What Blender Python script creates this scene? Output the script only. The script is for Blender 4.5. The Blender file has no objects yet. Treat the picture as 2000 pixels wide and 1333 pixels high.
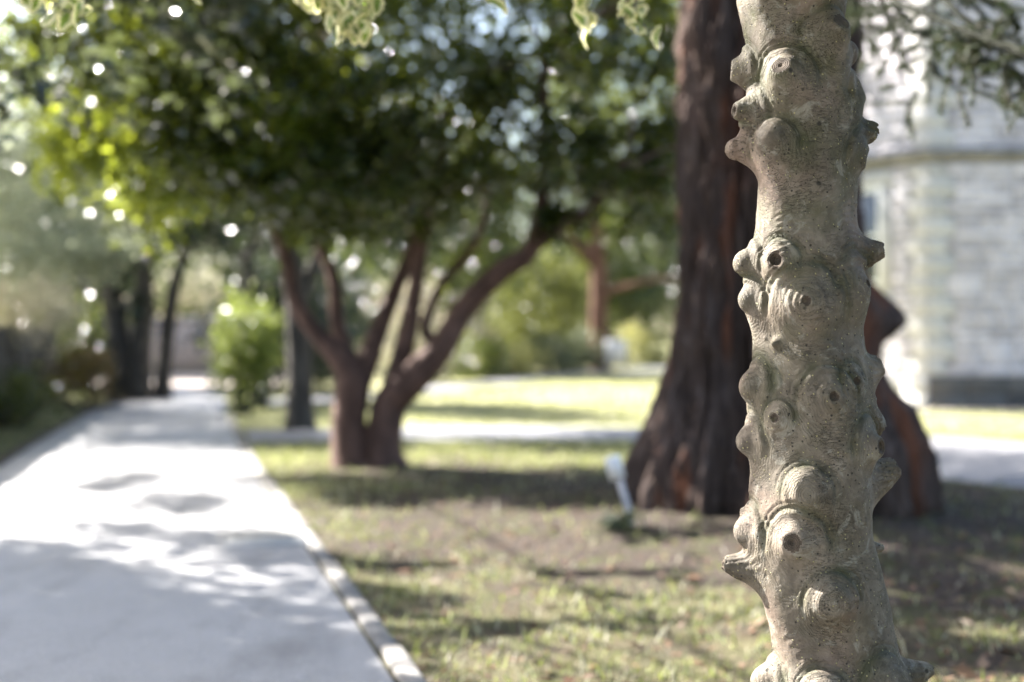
import bpy, math, random
import numpy as np
from math import radians, sin, cos, pi
from mathutils import Vector

random.seed(7)
rng = np.random.default_rng(7)
S = bpy.context.scene
COL = S.collection

# ------------------------------------------------------------------ camera, sky, sun, exposure
CAM_H = 0.95
F_PX = 2000 * 50 / 36.0          # focal length in pixels of the 2000 px wide photograph
cam_d = bpy.data.cameras.new('camera')
cam = bpy.data.objects.new('camera', cam_d)
COL.objects.link(cam)
cam.location = (0, 0, CAM_H)
cam.rotation_euler = (radians(90), 0, 0)
cam_d.lens = 50
cam_d.sensor_width = 36
cam_d.clip_start = 0.05
cam_d.clip_end = 3000
cam_d.dof.use_dof = True
cam_d.dof.focus_distance = 2.325
cam_d.dof.aperture_fstop = 2.0
cam_d.dof.aperture_blades = 0
S.camera = cam

SUN_AZ = radians(32)             # the sun stands to the left, 32 degrees behind the subject
SUN_EL = radians(36)
to_sun = Vector((-cos(SUN_AZ) * cos(SUN_EL), sin(SUN_AZ) * cos(SUN_EL), sin(SUN_EL)))
world = bpy.data.worlds.new('World')
S.world = world
world.use_nodes = True
wn = world.node_tree
sky = wn.nodes.new('ShaderNodeTexSky')
sky.sky_type = 'NISHITA'
sky.sun_disc = False
sky.sun_elevation = SUN_EL
sky.sun_rotation = math.atan2(to_sun.x, to_sun.y)
sky.air_density = 1.0
sky.dust_density = 2.5
sky.ozone_density = 1.0
wn.nodes['Background'].inputs['Strength'].default_value = 0.065
wn.links.new(sky.outputs[0], wn.nodes['Background'].inputs[0])
sun_d = bpy.data.lights.new('sun', 'SUN')
sun_d.energy = 5.0
sun_d.angle = radians(0.5)
sun_d.color = (1.0, 0.96, 0.9)
sun = bpy.data.objects.new('sun', sun_d)
COL.objects.link(sun)
sun.rotation_euler = to_sun.to_track_quat('Z', 'Y').to_euler()
S.view_settings.view_transform = 'Standard'
S.view_settings.look = 'None'
S.view_settings.gamma = 1.0
S.view_settings.use_curve_mapping = False
S.view_settings.exposure = 2.95
S.cycles.use_denoising = True
S.cycles.max_bounces = 7
S.cycles.diffuse_bounces = 3
S.cycles.transmission_bounces = 4
S.cycles.sample_clamp_indirect = 6

# ------------------------------------------------------------------ helpers
def P(px, py, Y):
    """point at depth Y that the photograph shows at pixel (px, py)"""
    return np.array([(px - 1000) * Y / F_PX, Y, CAM_H + (666.5 - py) * Y / F_PX])

def mesh_np(name, v, f, smooth=False):
    v = np.asarray(v, dtype=np.float32)
    f = np.asarray(f, dtype=np.int32)
    me = bpy.data.meshes.new(name)
    n, k = f.shape
    me.vertices.add(len(v))
    me.vertices.foreach_set('co', v.ravel())
    me.loops.add(n * k)
    me.loops.foreach_set('vertex_index', f.ravel())
    me.polygons.add(n)
    me.polygons.foreach_set('loop_start', np.arange(0, n * k, k, dtype=np.int32))
    me.update(calc_edges=True)
    if smooth:
        me.polygons.foreach_set('use_smooth', np.ones(n, dtype=bool))
    me.validate()
    return me

def obj(name, me, mat=None, parent=None, loc=None):
    o = bpy.data.objects.new(name, me)
    COL.objects.link(o)
    if mat is not None and me is not None:
        for m in (mat if isinstance(mat, (list, tuple)) else [mat]):
            me.materials.append(m)
    if parent is not None:
        o.parent = parent
    if loc is not None:
        o.location = loc
    return o

def tag(o, label=None, cat=None, group=None, kind=None):
    if label: o['label'] = label
    if cat: o['category'] = cat
    if group: o['group'] = group
    if kind: o['kind'] = kind
    return o

def thing(name, label, cat, loc=(0, 0, 0), group=None):
    o = obj(name, None, loc=loc)
    return tag(o, label, cat, group)

def put(name, me, mat, root):
    """a part whose mesh is in world coordinates, under a thing that stands at root.location"""
    o = obj(name, me, mat, root)
    o.location = -root.location
    return o

def hash3(i, j, k):
    n = (i * 374761393 + j * 668265263 + k * 1274126177) & 0xffffffff
    n = ((n ^ (n >> 13)) * 1274126177) & 0xffffffff
    n = n ^ (n >> 16)
    return (n & 0xffff) / 65535.0

def vnoise(x, y, z):
    """value noise in -1..1 (numpy arrays)"""
    x, y, z = np.broadcast_arrays(np.asarray(x, float), np.asarray(y, float), np.asarray(z, float))
    xi, yi, zi = np.floor(x).astype(np.int64), np.floor(y).astype(np.int64), np.floor(z).astype(np.int64)
    u, v, w = x - xi, y - yi, z - zi
    u, v, w = u*u*(3-2*u), v*v*(3-2*v), w*w*(3-2*w)
    r = 0
    for a in (0, 1):
        for b in (0, 1):
            for c in (0, 1):
                r = r + hash3(xi+a, yi+b, zi+c) * (u if a else 1-u) * (v if b else 1-v) * (w if c else 1-w)
    return r * 2 - 1

def fbm(x, y, z, o=3):
    r, a = 0, 1.0
    for i in range(o):
        r = r + a * vnoise(x * 2**i + 17*i, y * 2**i, z * 2**i + 5*i)
        a *= 0.5
    return r / 1.75

def sstep(a, b, x):
    t = np.clip((x - a) / (b - a), 0, 1)
    return t * t * (3 - 2 * t)

def catmull(pts, n):
    p = np.asarray(pts, float)
    p = np.vstack([2*p[0]-p[1], p, 2*p[-1]-p[-2]])
    out = []
    m = len(p) - 3
    for i in range(m):
        t = np.linspace(0, 1, n, endpoint=(i == m-1))[:, None]
        a, b, c, d = p[i], p[i+1], p[i+2], p[i+3]
        out.append(0.5*((2*b) + (c-a)*t + (2*a-5*b+4*c-d)*t**2 + (-a+3*b-3*c+d)*t**3))
    return np.vstack(out)

def tube(pts, rad, sides=9, n=6, rough=0.0, smoothpath=True):
    """one tapered limb: verts, quads"""
    pr = np.hstack([np.asarray(pts, float), np.asarray(rad, float)[:, None]])
    c = catmull(pr, n) if smoothpath else pr
    p, r = c[:, :3], np.maximum(c[:, 3], 0.0008)
    T = np.gradient(p, axis=0)
    T /= np.linalg.norm(T, axis=1)[:, None] + 1e-9
    ref = np.array([0.0, 1.0, 0.12])
    A = np.cross(T, ref); A /= np.linalg.norm(A, axis=1)[:, None] + 1e-9
    B = np.cross(T, A)
    th = np.linspace(0, 2*pi, sides, endpoint=False)
    V = p[:, None, :] + (A[:, None, :]*np.cos(th)[None, :, None] + B[:, None, :]*np.sin(th)[None, :, None]) * r[:, None, None]
    if rough:
        nz = fbm(V[..., 0]*6/ (r.mean()*20+.1), V[..., 1]*6/(r.mean()*20+.1), V[..., 2]*3)
        V = V + (V - p[:, None, :]) * (nz * rough)[..., None]
    m = len(p)
    i = np.arange(m-1)[:, None]; j = np.arange(sides)[None, :]
    q = np.stack([i*sides+j, i*sides+(j+1) % sides, (i+1)*sides+(j+1) % sides, (i+1)*sides+j], -1).reshape(-1, 4)
    V = np.vstack([V.reshape(-1, 3), p[-1:]])
    tip = np.stack([(m-1)*sides+j[0], (m-1)*sides+(j[0]+1) % sides, np.full(sides, m*sides), np.full(sides, m*sides)], -1)
    return V, q

class Geo:
    def __init__(s): s.v, s.f, s.n = [], [], 0
    def add(s, v, f):
        s.v.append(np.asarray(v, float)); s.f.append(np.asarray(f) + s.n); s.n += len(v)
        return s
    def mesh(s, name, smooth=False):
        return mesh_np(name, np.vstack(s.v), np.vstack(s.f), smooth)

def box(x0, x1, y0, y1, z0, z1, ch=0.0):
    """box, optionally with chamfered top edges"""
    c = ch
    v = [(x0,y0,z0),(x1,y0,z0),(x1,y1,z0),(x0,y1,z0)]
    if c:
        v += [(x0,y0,z1-c),(x1,y0,z1-c),(x1,y1,z1-c),(x0,y1,z1-c)]
    v += [(x0+c,y0+c,z1),(x1-c,y0+c,z1),(x1-c,y1-c,z1),(x0+c,y1-c,z1)]
    f = [(3,2,1,0)]
    L = len(v)//4
    for l in range(L-1):
        for j in range(4):
            f.append((l*4+j, l*4+(j+1)%4, (l+1)*4+(j+1)%4, (l+1)*4+j))
    f.append(tuple((L-1)*4+j for j in range(4)))
    return np.array(v, float), np.array(f)

# ------------------------------------------------------------------ materials
def newmat(name):
    m = bpy.data.materials.new(name)
    m.use_nodes = True
    nt = m.node_tree
    return m, nt, nt.nodes, nt.links, nt.nodes['Principled BSDF']

def N(nt, typ, **kw):
    n = nt.nodes.new(typ)
    for k, v in kw.items():
        if k in n.inputs: n.inputs[k].default_value = v
        else: setattr(n, k, v)
    return n

def ramp(nt, fac, stops, interp='LINEAR'):
    r = nt.nodes.new('ShaderNodeValToRGB')
    r.color_ramp.interpolation = interp
    e = r.color_ramp.elements
    while len(e) < len(stops): e.new(0.5)
    for el, (p, c) in zip(e, stops):
        el.position = p
        el.color = (*c, 1) if len(c) == 3 else c
    nt.links.new(fac, r.inputs['Fac'])
    return r.outputs['Color']

def mix(nt, fac, a, b, typ='MIX'):
    m = nt.nodes.new('ShaderNodeMix')
    m.data_type = 'RGBA'; m.blend_type = typ
    if isinstance(fac, (int, float)): m.inputs[0].default_value = fac
    else: nt.links.new(fac, m.inputs[0])
    for s, v in ((6, a), (7, b)):
        if isinstance(v, tuple): m.inputs[s].default_value = (*v, 1)
        else: nt.links.new(v, m.inputs[s])
    return m.outputs[2]

def math_n(nt, op, a, b=None, c=None, clamp=False):
    m = nt.nodes.new('ShaderNodeMath'); m.operation = op; m.use_clamp = clamp
    for i, v in enumerate((a, b, c)):
        if v is None: continue
        if isinstance(v, (int, float)): m.inputs[i].default_value = v
        else: nt.links.new(v, m.inputs[i])
    return m.outputs[0]

def coords(nt, scale=(1, 1, 1)):
    tc = nt.nodes.new('ShaderNodeNewGeometry')
    mp = nt.nodes.new('ShaderNodeMapping')
    mp.inputs['Scale'].default_value = scale
    nt.links.new(tc.outputs['Position'], mp.inputs['Vector'])
    return mp.outputs[0]

def noise(nt, vec, scale, detail=4, rough=0.55, dist=0.0):
    n = N(nt, 'ShaderNodeTexNoise', Scale=scale, Detail=detail, Roughness=rough, Distortion=dist)
    nt.links.new(vec, n.inputs['Vector'])
    return n.outputs['Fac']

def voro(nt, vec, scale, feature='F1', rnd=1.0):
    n = N(nt, 'ShaderNodeTexVoronoi', Scale=scale, Randomness=rnd)
    n.feature = feature
    nt.links.new(vec, n.inputs['Vector'])
    return n

def bump(nt, h, strength, dist, normal=None):
    b = N(nt, 'ShaderNodeBump', Strength=strength, Distance=dist)
    nt.links.new(h, b.inputs['Height'])
    if normal is not None: nt.links.new(normal, b.inputs['Normal'])
    return b.outputs[0]

def leaf_mat(name, cols, trans_col, trans=0.4, rough=0.35, spec=0.5):
    m, nt, ns, ln, b = newmat(name)
    g = ns.new('ShaderNodeNewGeometry')
    k = len(cols)
    c = ramp(nt, g.outputs['Random Per Island'], [(i/(k-1) if k > 1 else 0, cc) for i, cc in enumerate(cols)])
    ln.new(c, b.inputs['Base Color'])
    b.inputs['Roughness'].default_value = rough
    b.inputs['Specular IOR Level'].default_value = spec
    t = ns.new('ShaderNodeBsdfTranslucent')
    tc = mix(nt, 0.6, c, trans_col)
    ln.new(tc, t.inputs['Color'])
    mx = ns.new('ShaderNodeMixShader'); mx.inputs[0].default_value = trans
    ln.new(b.outputs[0], mx.inputs[1]); ln.new(t.outputs[0], mx.inputs[2])
    ln.new(mx.outputs[0], ns['Material Output'].inputs['Surface'])
    return m

def bark_mat(name, dark, light, streak=None, zs=0.25, scale=14, rough=0.9, bumpd=0.02):
    m, nt, ns, ln, b = newmat(name)
    v = coords(nt, (1, 1, zs))
    n1 = noise(nt, v, scale, 5, 0.6, 0.6)
    c = ramp(nt, n1, [(0.3, dark), (0.7, light)])
    if streak:
        n2 = noise(nt, v, scale*0.45, 3, 0.5, 0.3)
        c = mix(nt, ramp(nt, n2, [(0.56, (0, 0, 0)), (0.7, (1, 1, 1))]), c, streak)
    ln.new(c, b.inputs['Base Color'])
    b.inputs['Roughness'].default_value = rough
    b.inputs['Specular IOR Level'].default_value = 0.2
    ln.new(bump(nt, n1, 0.8, bumpd), b.inputs['Normal'])
    return m

def plain_mat(name, c1, c2, scale=8, rough=0.8, bs=0.3, bd=0.01, spec=0.3, metal=0.0):
    m, nt, ns, ln, b = newmat(name)
    n1 = noise(nt, coords(nt), scale, 6, 0.6)
    ln.new(ramp(nt, n1, [(0.32, c1), (0.68, c2)]), b.inputs['Base Color'])
    b.inputs['Roughness'].default_value = rough
    b.inputs['Specular IOR Level'].default_value = spec
    b.inputs['Metallic'].default_value = metal
    if bs: ln.new(bump(nt, n1, bs, bd), b.inputs['Normal'])
    return m

# ------------------------------------------------------------------ ground plan (metres, camera at 0,0 looking along +y)
PATH_R = np.array([(1.33,-3),(0.62,0),(0.03,2.4),(-0.33,3.95),(-1.04,6.9),(-1.8,10.0),(-2.5,13.0),(-3.4,17.0),(-4.1,20.3),(-4.85,24),(-7.2,35.0)])
PATH_L = np.array([(-1.2,-3),(-1.6,0),(-2.05,2.4),(-2.45,3.95),(-3.05,6.9),(-3.75,10.2),(-4.45,13.4),(-5.2,17.0),(-5.85,20.3),(-6.3,24),(-9.2,35.0)])
CROSS_N = np.array([(-2.42,13.15),(-1.0,13.5),(0.4,13.55),(1.36,13.3),(2.2,12.1),(2.85,10.0),(3.4,8.9),(4.6,6.6),(6.5,3.0)])
CROSS_F = np.array([(-2.85,15.1),(-1.0,15.6),(0.6,15.7),(2.2,15.4),(3.9,14.3),(4.75,13.2),(5.7,11.0),(7.0,8.0),(9.0,4.0)])
FAR_N = np.array([(-3.7,20.0),(-2.4,22.6),(-0.9,28.2),(1.0,35.0),(3.2,42.0),(9.0,50.0)])
FAR_F = np.array([(-4.2,22.4),(-3.2,24.8),(-1.6,30.0),(0.4,38.0),(2.6,46.0),(8.0,55.0)])

def strip(L, R, n, zs):
    a, b = catmull(L, n), catmull(R, n)
    m = len(a); k = 7
    t = np.linspace(0, 1, k)[None, :, None]
    V = a[:, None, :]*(1-t) + b[:, None, :]*t
    z = zs + 0.012*np.sin(np.pi*t[..., 0])*np.ones((m, 1))
    V = np.concatenate([V, z[..., None]], -1).reshape(-1, 3)
    i = np.arange(m-1)[:, None]; j = np.arange(k-1)[None, :]
    q = np.stack([i*k+j, i*k+j+1, (i+1)*k+j+1, (i+1)*k+j], -1).reshape(-1, 4)
    return V, q

def inpoly(x, y, poly):
    c = np.zeros(x.shape, bool)
    n = len(poly); j = n-1
    for i in range(n):
        xi, yi = poly[i]; xj, yj = poly[j]
        if yi != yj:
            hit = ((yi > y) != (yj > y)) & (x < (xj-xi)*(y-yi)/(yj-yi)+xi)
            c ^= hit
        j = i
    return c

def polydist(x, y, poly):
    """negative inside"""
    d = np.full(x.shape, 1e9)
    n = len(poly)
    for i in range(n):
        a, b = poly[i], poly[(i+1) % n]
        e = b - a
        t = np.clip(((x-a[0])*e[0]+(y-a[1])*e[1])/(e@e+1e-12), 0, 1)
        d = np.minimum(d, np.hypot(x-a[0]-t*e[0], y-a[1]-t*e[1]))
    return np.where(inpoly(x, y, poly), -d, d)

POLYS = [np.vstack([catmull(a, 3), catmull(b, 3)[::-1]]) for a, b in ((PATH_L, PATH_R), (CROSS_N, CROSS_F), (FAR_N, FAR_F))]
def pathdist(x, y):
    return np.minimum.reduce([polydist(x, y, p) for p in POLYS])

RED_C = np.array([1.475, 7.75])          # redwood axis
HOLLY_C = np.array([0.53, 2.40])
MULTI_C = np.array([-1.1, 10.85])
def soil_mask(x, y):
    """1 = bare earth and litter, 0 = turf"""
    dr = np.hypot(x-RED_C[0], y-RED_C[1])
    dm = np.hypot(x-MULTI_C[0]-0.5, y-MULTI_C[1]+0.2)
    n = fbm(x*1.3, y*1.3, x*0+3.3)
    n2 = fbm(x*4.1, y*4.1, x*0+9.1)
    near = sstep(3.2, 1.2, dr + 0.8*n) + 0.75*sstep(1.7, 0.5, dm + 0.4*n)
    near += 0.55*sstep(0.3, 2.5, x)*sstep(9, 6, y)
    near += 0.62*sstep(12, 7, y)
    near *= sstep(0.0, 0.35, 1.0*(y < 13.0))
    return np.clip(near + 0.55*n2*(near > 0.02) + 0.35*n*(near > .02), 0, 1)

def ground_z(x, y, pd):
    m = sstep(0.1, 0.6, pd)
    z = m*(0.02*fbm(x*1.1, y*1.1, x*0+1.0) + 0.012*fbm(x*5, y*5, x*0+2.0))*sstep(40, 14, y)
    dr = np.hypot(x-RED_C[0], y-RED_C[1])
    return z + m*0.07*sstep(2.2, 0.7, dr)

# ------------------------------------------------------------------ ground
def ground_material():
    m, nt, ns, ln, b = newmat('lawn_and_soil')
    v = coords(nt)
    at = N(nt, 'ShaderNodeAttribute', attribute_name='soil')
    n1 = noise(nt, v, 3.0, 5, 0.65)
    n2 = noise(nt, v, 35.0, 5, 0.7)
    turf = ramp(nt, n1, [(0.3, (0.06, 0.07, 0.025)), (0.5, (0.13, 0.13, 0.05)), (0.7, (0.26, 0.23, 0.12))])
    turf = mix(nt, ramp(nt, n2, [(0.45, (0, 0, 0)), (0.75, (0.8, 0.8, 0.8))]), turf, (0.19, 0.16, 0.085))
    soil = ramp(nt, n2, [(0.3, (0.022, 0.017, 0.014)), (0.55, (0.055, 0.042, 0.034)), (0.75, (0.17, 0.135, 0.11))])
    moss = noise(nt, v, 5.5, 4, 0.6, 0.4)
    soil = mix(nt, ramp(nt, moss, [(0.5, (0, 0, 0)), (0.66, (0.75, 0.75, 0.75))]), soil, (0.05, 0.06, 0.016))
    mo = N(nt, 'ShaderNodeAttribute', attribute_name='sunlit_tint')
    turf = mix(nt, mo.outputs['Fac'], turf, ramp(nt, n1, [(.3, (.22, .22, .1)), (.7, (.4, .38, .22))]))  # far lawn painted paler to stand in for full sun
    ln.new(mix(nt, at.outputs['Fac'], turf, soil), b.inputs['Base Color'])
    b.inputs['Roughness'].default_value = 0.95
    b.inputs['Specular IOR Level'].default_value = 0.15
    ln.new(bump(nt, n2, 0.7, 0.03), b.inputs['Normal'])
    return m

xs = np.concatenate([-np.geomspace(900, 9, 26), np.arange(-8.4, 8.4, 0.1), np.geomspace(9, 900, 26)])
ys = np.concatenate([-np.geomspace(900, 3, 22), np.arange(-2, 2, 0.25), np.arange(2, 18, 0.1), np.arange(18, 45, 0.6), np.geomspace(46, 1500, 26)])
gx, gy = np.meshgrid(xs, ys)
gpd = pathdist(gx, gy)
gz = ground_z(gx, gy, gpd)
nx, ny = len(xs), len(ys)
ii = np.arange(ny-1)[:, None]; jj = np.arange(nx-1)[None, :]
q = np.stack([ii*nx+jj, ii*nx+jj+1, (ii+1)*nx+jj+1, (ii+1)*nx+jj], -1).reshape(-1, 4)
me = mesh_np('ground', np.stack([gx, gy, gz], -1).reshape(-1, 3), q, True)
a = me.attributes.new('soil', 'FLOAT', 'POINT')
a.data.foreach_set('value', soil_mask(gx, gy).astype(np.float32).ravel())
a = me.attributes.new('sunlit_tint', 'FLOAT', 'POINT')
a.data.foreach_set('value', sstep(14.0, 16.0, gy).astype(np.float32).ravel())
tag(obj('ground', me, ground_material()), 'lawn of short turf with bare mossy earth under the trees', kind='structure')

def asphalt_mat(name, base, spread, tint=(1, 1, 1), rough=0.75):
    m, nt, ns, ln, b = newmat(name)
    v = coords(nt)
    n1 = noise(nt, v, 1.2, 4, 0.6)
    n2 = noise(nt, v, 130, 3, 0.7)
    vr = voro(nt, v, 210)
    lo = tuple(base*(1-spread)*t for t in tint); hi = tuple(base*(1+spread)*t for t in tint)
    c = ramp(nt, n1, [(0.3, lo), (0.7, hi)])
    c = mix(nt, 0.55, c, ramp(nt, n2, [(0.3, tuple(0.45*x for x in lo)), (0.7, tuple(1.7*x for x in hi))]))
    st = noise(nt, coords(nt, (1, 0.35, 1)), 2.4, 5, 0.65)
    c = mix(nt, ramp(nt, st, [(0.5, (0, 0, 0)), (0.68, (0.6, 0.6, 0.6))]), c, tuple(0.6*x for x in lo))
    ln.new(c, b.inputs['Base Color'])
    b.inputs['Roughness'].default_value = rough
    b.inputs['Specular IOR Level'].default_value = 0.45
    h = math_n(nt, 'ADD', vr.outputs['Distance'], math_n(nt, 'MULTIPLY', n2, 0.8))
    ln.new(bump(nt, h, 0.55, 0.006), b.inputs['Normal'])
    return m

M_path = asphalt_mat('worn_asphalt', 0.31, 0.26, (1.0, 0.98, 0.99), 0.5)
M_path2 = asphalt_mat('grey_asphalt', 0.18, 0.12, (1.0, 0.98, 1.02), 0.62)
V, q = strip(PATH_L, PATH_R, 12, 0.006)
path = tag(obj('path', mesh_np('path', V, q, True), M_path), 'pale worn asphalt footpath leading away', kind='structure')
V, q = strip(CROSS_F, CROSS_N, 12, 0.0062)
tag(obj('cross_path', mesh_np('cross_path', V, q, True), M_path2), 'grey asphalt path crossing the lawn and bending to the front', kind='structure')
V, q = strip(FAR_F, FAR_N, 12, 0.0064)
tag(obj('far_path', mesh_np('far_path', V, q, True), M_path2), 'distant path along the shrub border', kind='structure')
M_gravel = plain_mat('pinkish_gravel', (0.30, 0.25, 0.22), (0.46, 0.40, 0.36), 40, 0.95, 0.5, 0.02)
V, q = strip(np.array([(-13.0, 27.5), (-15.0, 34.0), (-16.0, 41.0)]), np.array([(-4.6, 27.5), (-5.4, 34.0), (-6.0, 41.0)]), 6, 0.010)
tag(obj('gravel_court', mesh_np('gravel_court', V, q), M_gravel), 'pale gravel court at the end of the path', kind='structure')
V, q = strip(np.array([(4.3, 19.1), (12, 19.1)]), np.array([(4.3, 19.75), (12, 19.75)]), 4, 0.012)
tag(obj('gravel_strip', mesh_np('gravel_strip', V, q), M_gravel), 'narrow pale gravel strip at the foot of the stone building', kind='structure')

# kerb stones along the right edge of the path, and a board edge on the left
M_kerb = plain_mat('concrete_edging', (0.15, 0.142, 0.132), (0.27, 0.255, 0.24), 9, 0.85, 0.35, 0.01)
kerb = tag(obj('kerb', None), 'pale concrete edging stones between path and lawn', kind='structure')
V, f = box(0, 0.875, -0.034, 0.034, -0.08, 0.034, 0.008)
kme = mesh_np('kerb_stone', V, f); kme.materials.append(M_kerb)
cr = catmull(PATH_R, 30)
seg = np.concatenate([[0], np.cumsum(np.linalg.norm(np.diff(cr, axis=0), axis=1))])
s = 4.0
while s < 25.5:
    a2 = np.array([np.interp(s, seg, cr[:, k]) for k in (0, 1)]); b2 = np.array([np.interp(s+0.88, seg, cr[:, k]) for k in (0, 1)])
    if not (a2[1] < 14.6 and b2[1] > 15.5):
        o = bpy.data.objects.new('kerb_stone', kme); COL.objects.link(o); o.parent = kerb
        d = b2-a2; nrm = np.array([d[1], -d[0]])/np.linalg.norm(d)
        o.location = (a2[0]+nrm[0]*0.05, a2[1]+nrm[1]*0.05, random.uniform(-0.022, -0.012))
        o.rotation_euler = (random.uniform(-.02, .02), random.uniform(-.008, .008), math.atan2(d[1], d[0])+random.uniform(-.008, .008))
    s += 0.89 if abs(a2[1]-5.3) > 0.45 else 0.96
M_board = plain_mat('dark_edge_board', (0.05, 0.042, 0.035), (0.11, 0.09, 0.075), 12, 0.9)
cl = catmull(PATH_L, 10)
pts = np.hstack([cl + np.array([-0.03, 0]), np.zeros((len(cl), 1))])
g = Geo()
for i in range(len(cl)-1):
    if cl[i, 1] < 2 or cl[i, 1] > 23: continue
    d = cl[i+1]-cl[i]; L = np.linalg.norm(d); d /= L; nn = np.array([-d[1], d[0]])
    v, f = box(0, L-0.004, 0, 0.03, -0.05, 0.055)
    g.add(np.stack([cl[i, 0]+d[0]*v[:, 0]+nn[0]*v[:, 1], cl[i, 1]+d[1]*v[:, 0]+nn[1]*v[:, 1], v[:, 2]], -1), f)
tag(obj('kerb_board', g.mesh('kerb_board'), M_board), 'dark timber board edging on the far side of the path', kind='structure')

# inspection cover and a repair seam in the path
M_cover = plain_mat('worn_steel', (0.42, 0.41, 0.40), (0.55, 0.54, 0.52), 30, 0.42, 0.15, 0.004, 0.6, 0.35)
M_seam = plain_mat('bitumen', (0.07, 0.07, 0.075), (0.11, 0.11, 0.115), 40, 0.7)
cov = thing('access_cover', 'pale rectangular access cover set flush in the footpath', 'access cover', (-1.17, 6.75, 0.012))
v, f = box(-.185, .185, -.22, .22, 0, 0.012, 0.004); obj('lid', mesh_np('lid', v, f), M_cover, cov)
g = Geo()
for a4 in ((-.215,.215,-.25,-.226),(-.215,.215,.226,.25),(-.215,-.191,-.224,.224),(.191,.215,-.224,.224)):
    g.add(*box(*a4, 0, 0.008, 0.002))
obj('rim', g.mesh('rim'), M_cover, cov)
for dx in (-.12, .12):
    v, f = box(dx-.02, dx+.02, -.012, .012, .0125, .0155, .001); obj('lifting_slot', mesh_np('lifting_slot', v, f), M_seam, cov)
cov.rotation_euler[2] = radians(13)

# ------------------------------------------------------------------ grass
def in_view(x, y, mrg=0.7):
    return (np.abs(x) < y*0.36 + mrg)

def make_grass():
    X, Y, H = [], [], []
    for (y0, y1, dens, hh) in ((2.6, 5, 3000, .028), (5, 8, 1900, .03), (8, 13.4, 800, .035), (13.4, 22, 260, .035), (22, 40, 90, .05)):
        w = y1*0.36+0.8
        n = int((y1-y0)*2*w*dens)
        x = rng.uniform(-w, w, n); y = rng.uniform(y0, y1, n)
        k = in_view(x, y)
        x, y = x[k], y[k]
        k = rng.random(len(x)) > soil_mask(x, y)*0.93
        k &= (fbm(x*2.3, y*2.3, x*0+7) > -0.25) | (rng.random(len(x)) < .35)
        x, y = x[k], y[k]
        k = pathdist(x, y) > 0.09
        k &= np.hypot(x-RED_C[0], y-RED_C[1]) > 0.85
        k &= np.hypot(x-HOLLY_C[0], y-HOLLY_C[1]) > 0.16
        k &= ~((x < -1) & (y > 26)) & ~((x > 4.2) & (y > 19))
        x, y = x[k], y[k]
        X.append(x); Y.append(y); H.append(np.full(len(x), hh)*rng.lognormal(0, .35, len(x)))
    x, y, h = map(np.concatenate, (X, Y, H))
    n = len(x)
    z = ground_z(x, y, pathdist(x, y)) - 0.004
    a = rng.uniform(0, 2*pi, n); w = rng.uniform(.0018, .0035, n)*(1+y/9)
    lean = rng.uniform(0.2, 1.1, n)*h; la = rng.uniform(0, 2*pi, n)
    p = np.stack([x, y, z], -1)
    s = np.stack([np.cos(a)*w, np.sin(a)*w, 0*w], -1)
    mid = p + np.stack([np.cos(la)*lean*.35, np.sin(la)*lean*.35, h*.6], -1)
    tip = p + np.stack([np.cos(la)*lean, np.sin(la)*lean, h], -1)
    V = np.stack([p-s, p+s, mid+s*.7, mid-s*.7, tip+s*.15, tip-s*.15], 1).reshape(-1, 3)
    b = np.arange(n)*6
    F = np.concatenate([np.stack([b, b+1, b+2, b+3], -1), np.stack([b+3, b+2, b+4, b+5], -1)])
    return mesh_np('grass', V, F)
M_grass = leaf_mat('grass_blade', [(.07, .085, .035), (.15, .15, .08), (.33, .31, .23), (.48, .45, .37)], (.3, .36, .06), .35, .65, .2)
tag(obj('grass', make_grass(), M_grass), 'short sparse grass growing in the lawn', 'grass', kind='stuff')

def make_litter():
    n = 9000
    y = 2.8 + 9.5*rng.random(n)**1.3; x = rng.uniform(-1, 1, n)*(y*.36+.4)
    k = (pathdist(x, y) > .08) & (rng.random(n) < .25+.75*soil_mask(x, y)) & (np.hypot(x-RED_C[0], y-RED_C[1]) > .82) & (np.hypot(x-HOLLY_C[0], y-HOLLY_C[1]) > .17)
    x, y = x[k], y[k]; n = len(x)
    z = ground_z(x, y, pathdist(x, y)) + .004
    L = rng.lognormal(math.log(.014), .4, n); W = L*rng.uniform(.3, .6, n)
    a = rng.uniform(0, 2*pi, n); t = rng.normal(0, .35, n); t2 = rng.normal(0, .35, n)
    p = np.stack([x, y, z], -1)
    u = np.stack([np.cos(a), np.sin(a), t], -1); v = np.stack([-np.sin(a), np.cos(a), t2], -1)
    V = np.stack([p-u*L[:, None], p-v*W[:, None]+[0, 0, .004], p+u*L[:, None], p+v*W[:, None]+[0, 0, .004]], 1)
    V[..., 2] = np.maximum(V[..., 2], z[:, None]-.002)
    return mesh_np('leaf_litter', V.reshape(-1, 3), np.arange(n*4).reshape(-1, 4))
M_litter = leaf_mat('dry_leaf', [(.07, .045, .03), (.13, .08, .05), (.2, .13, .09), (.1, .05, .03), (.16, .11, .08), (.2, .16, .13)], (.2, .12, .05), .1, .85, .1)
tag(obj('leaf_litter', make_litter(), M_litter), 'small dry leaves and pale petals scattered over the bare earth', 'leaf litter', kind='stuff')

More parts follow.
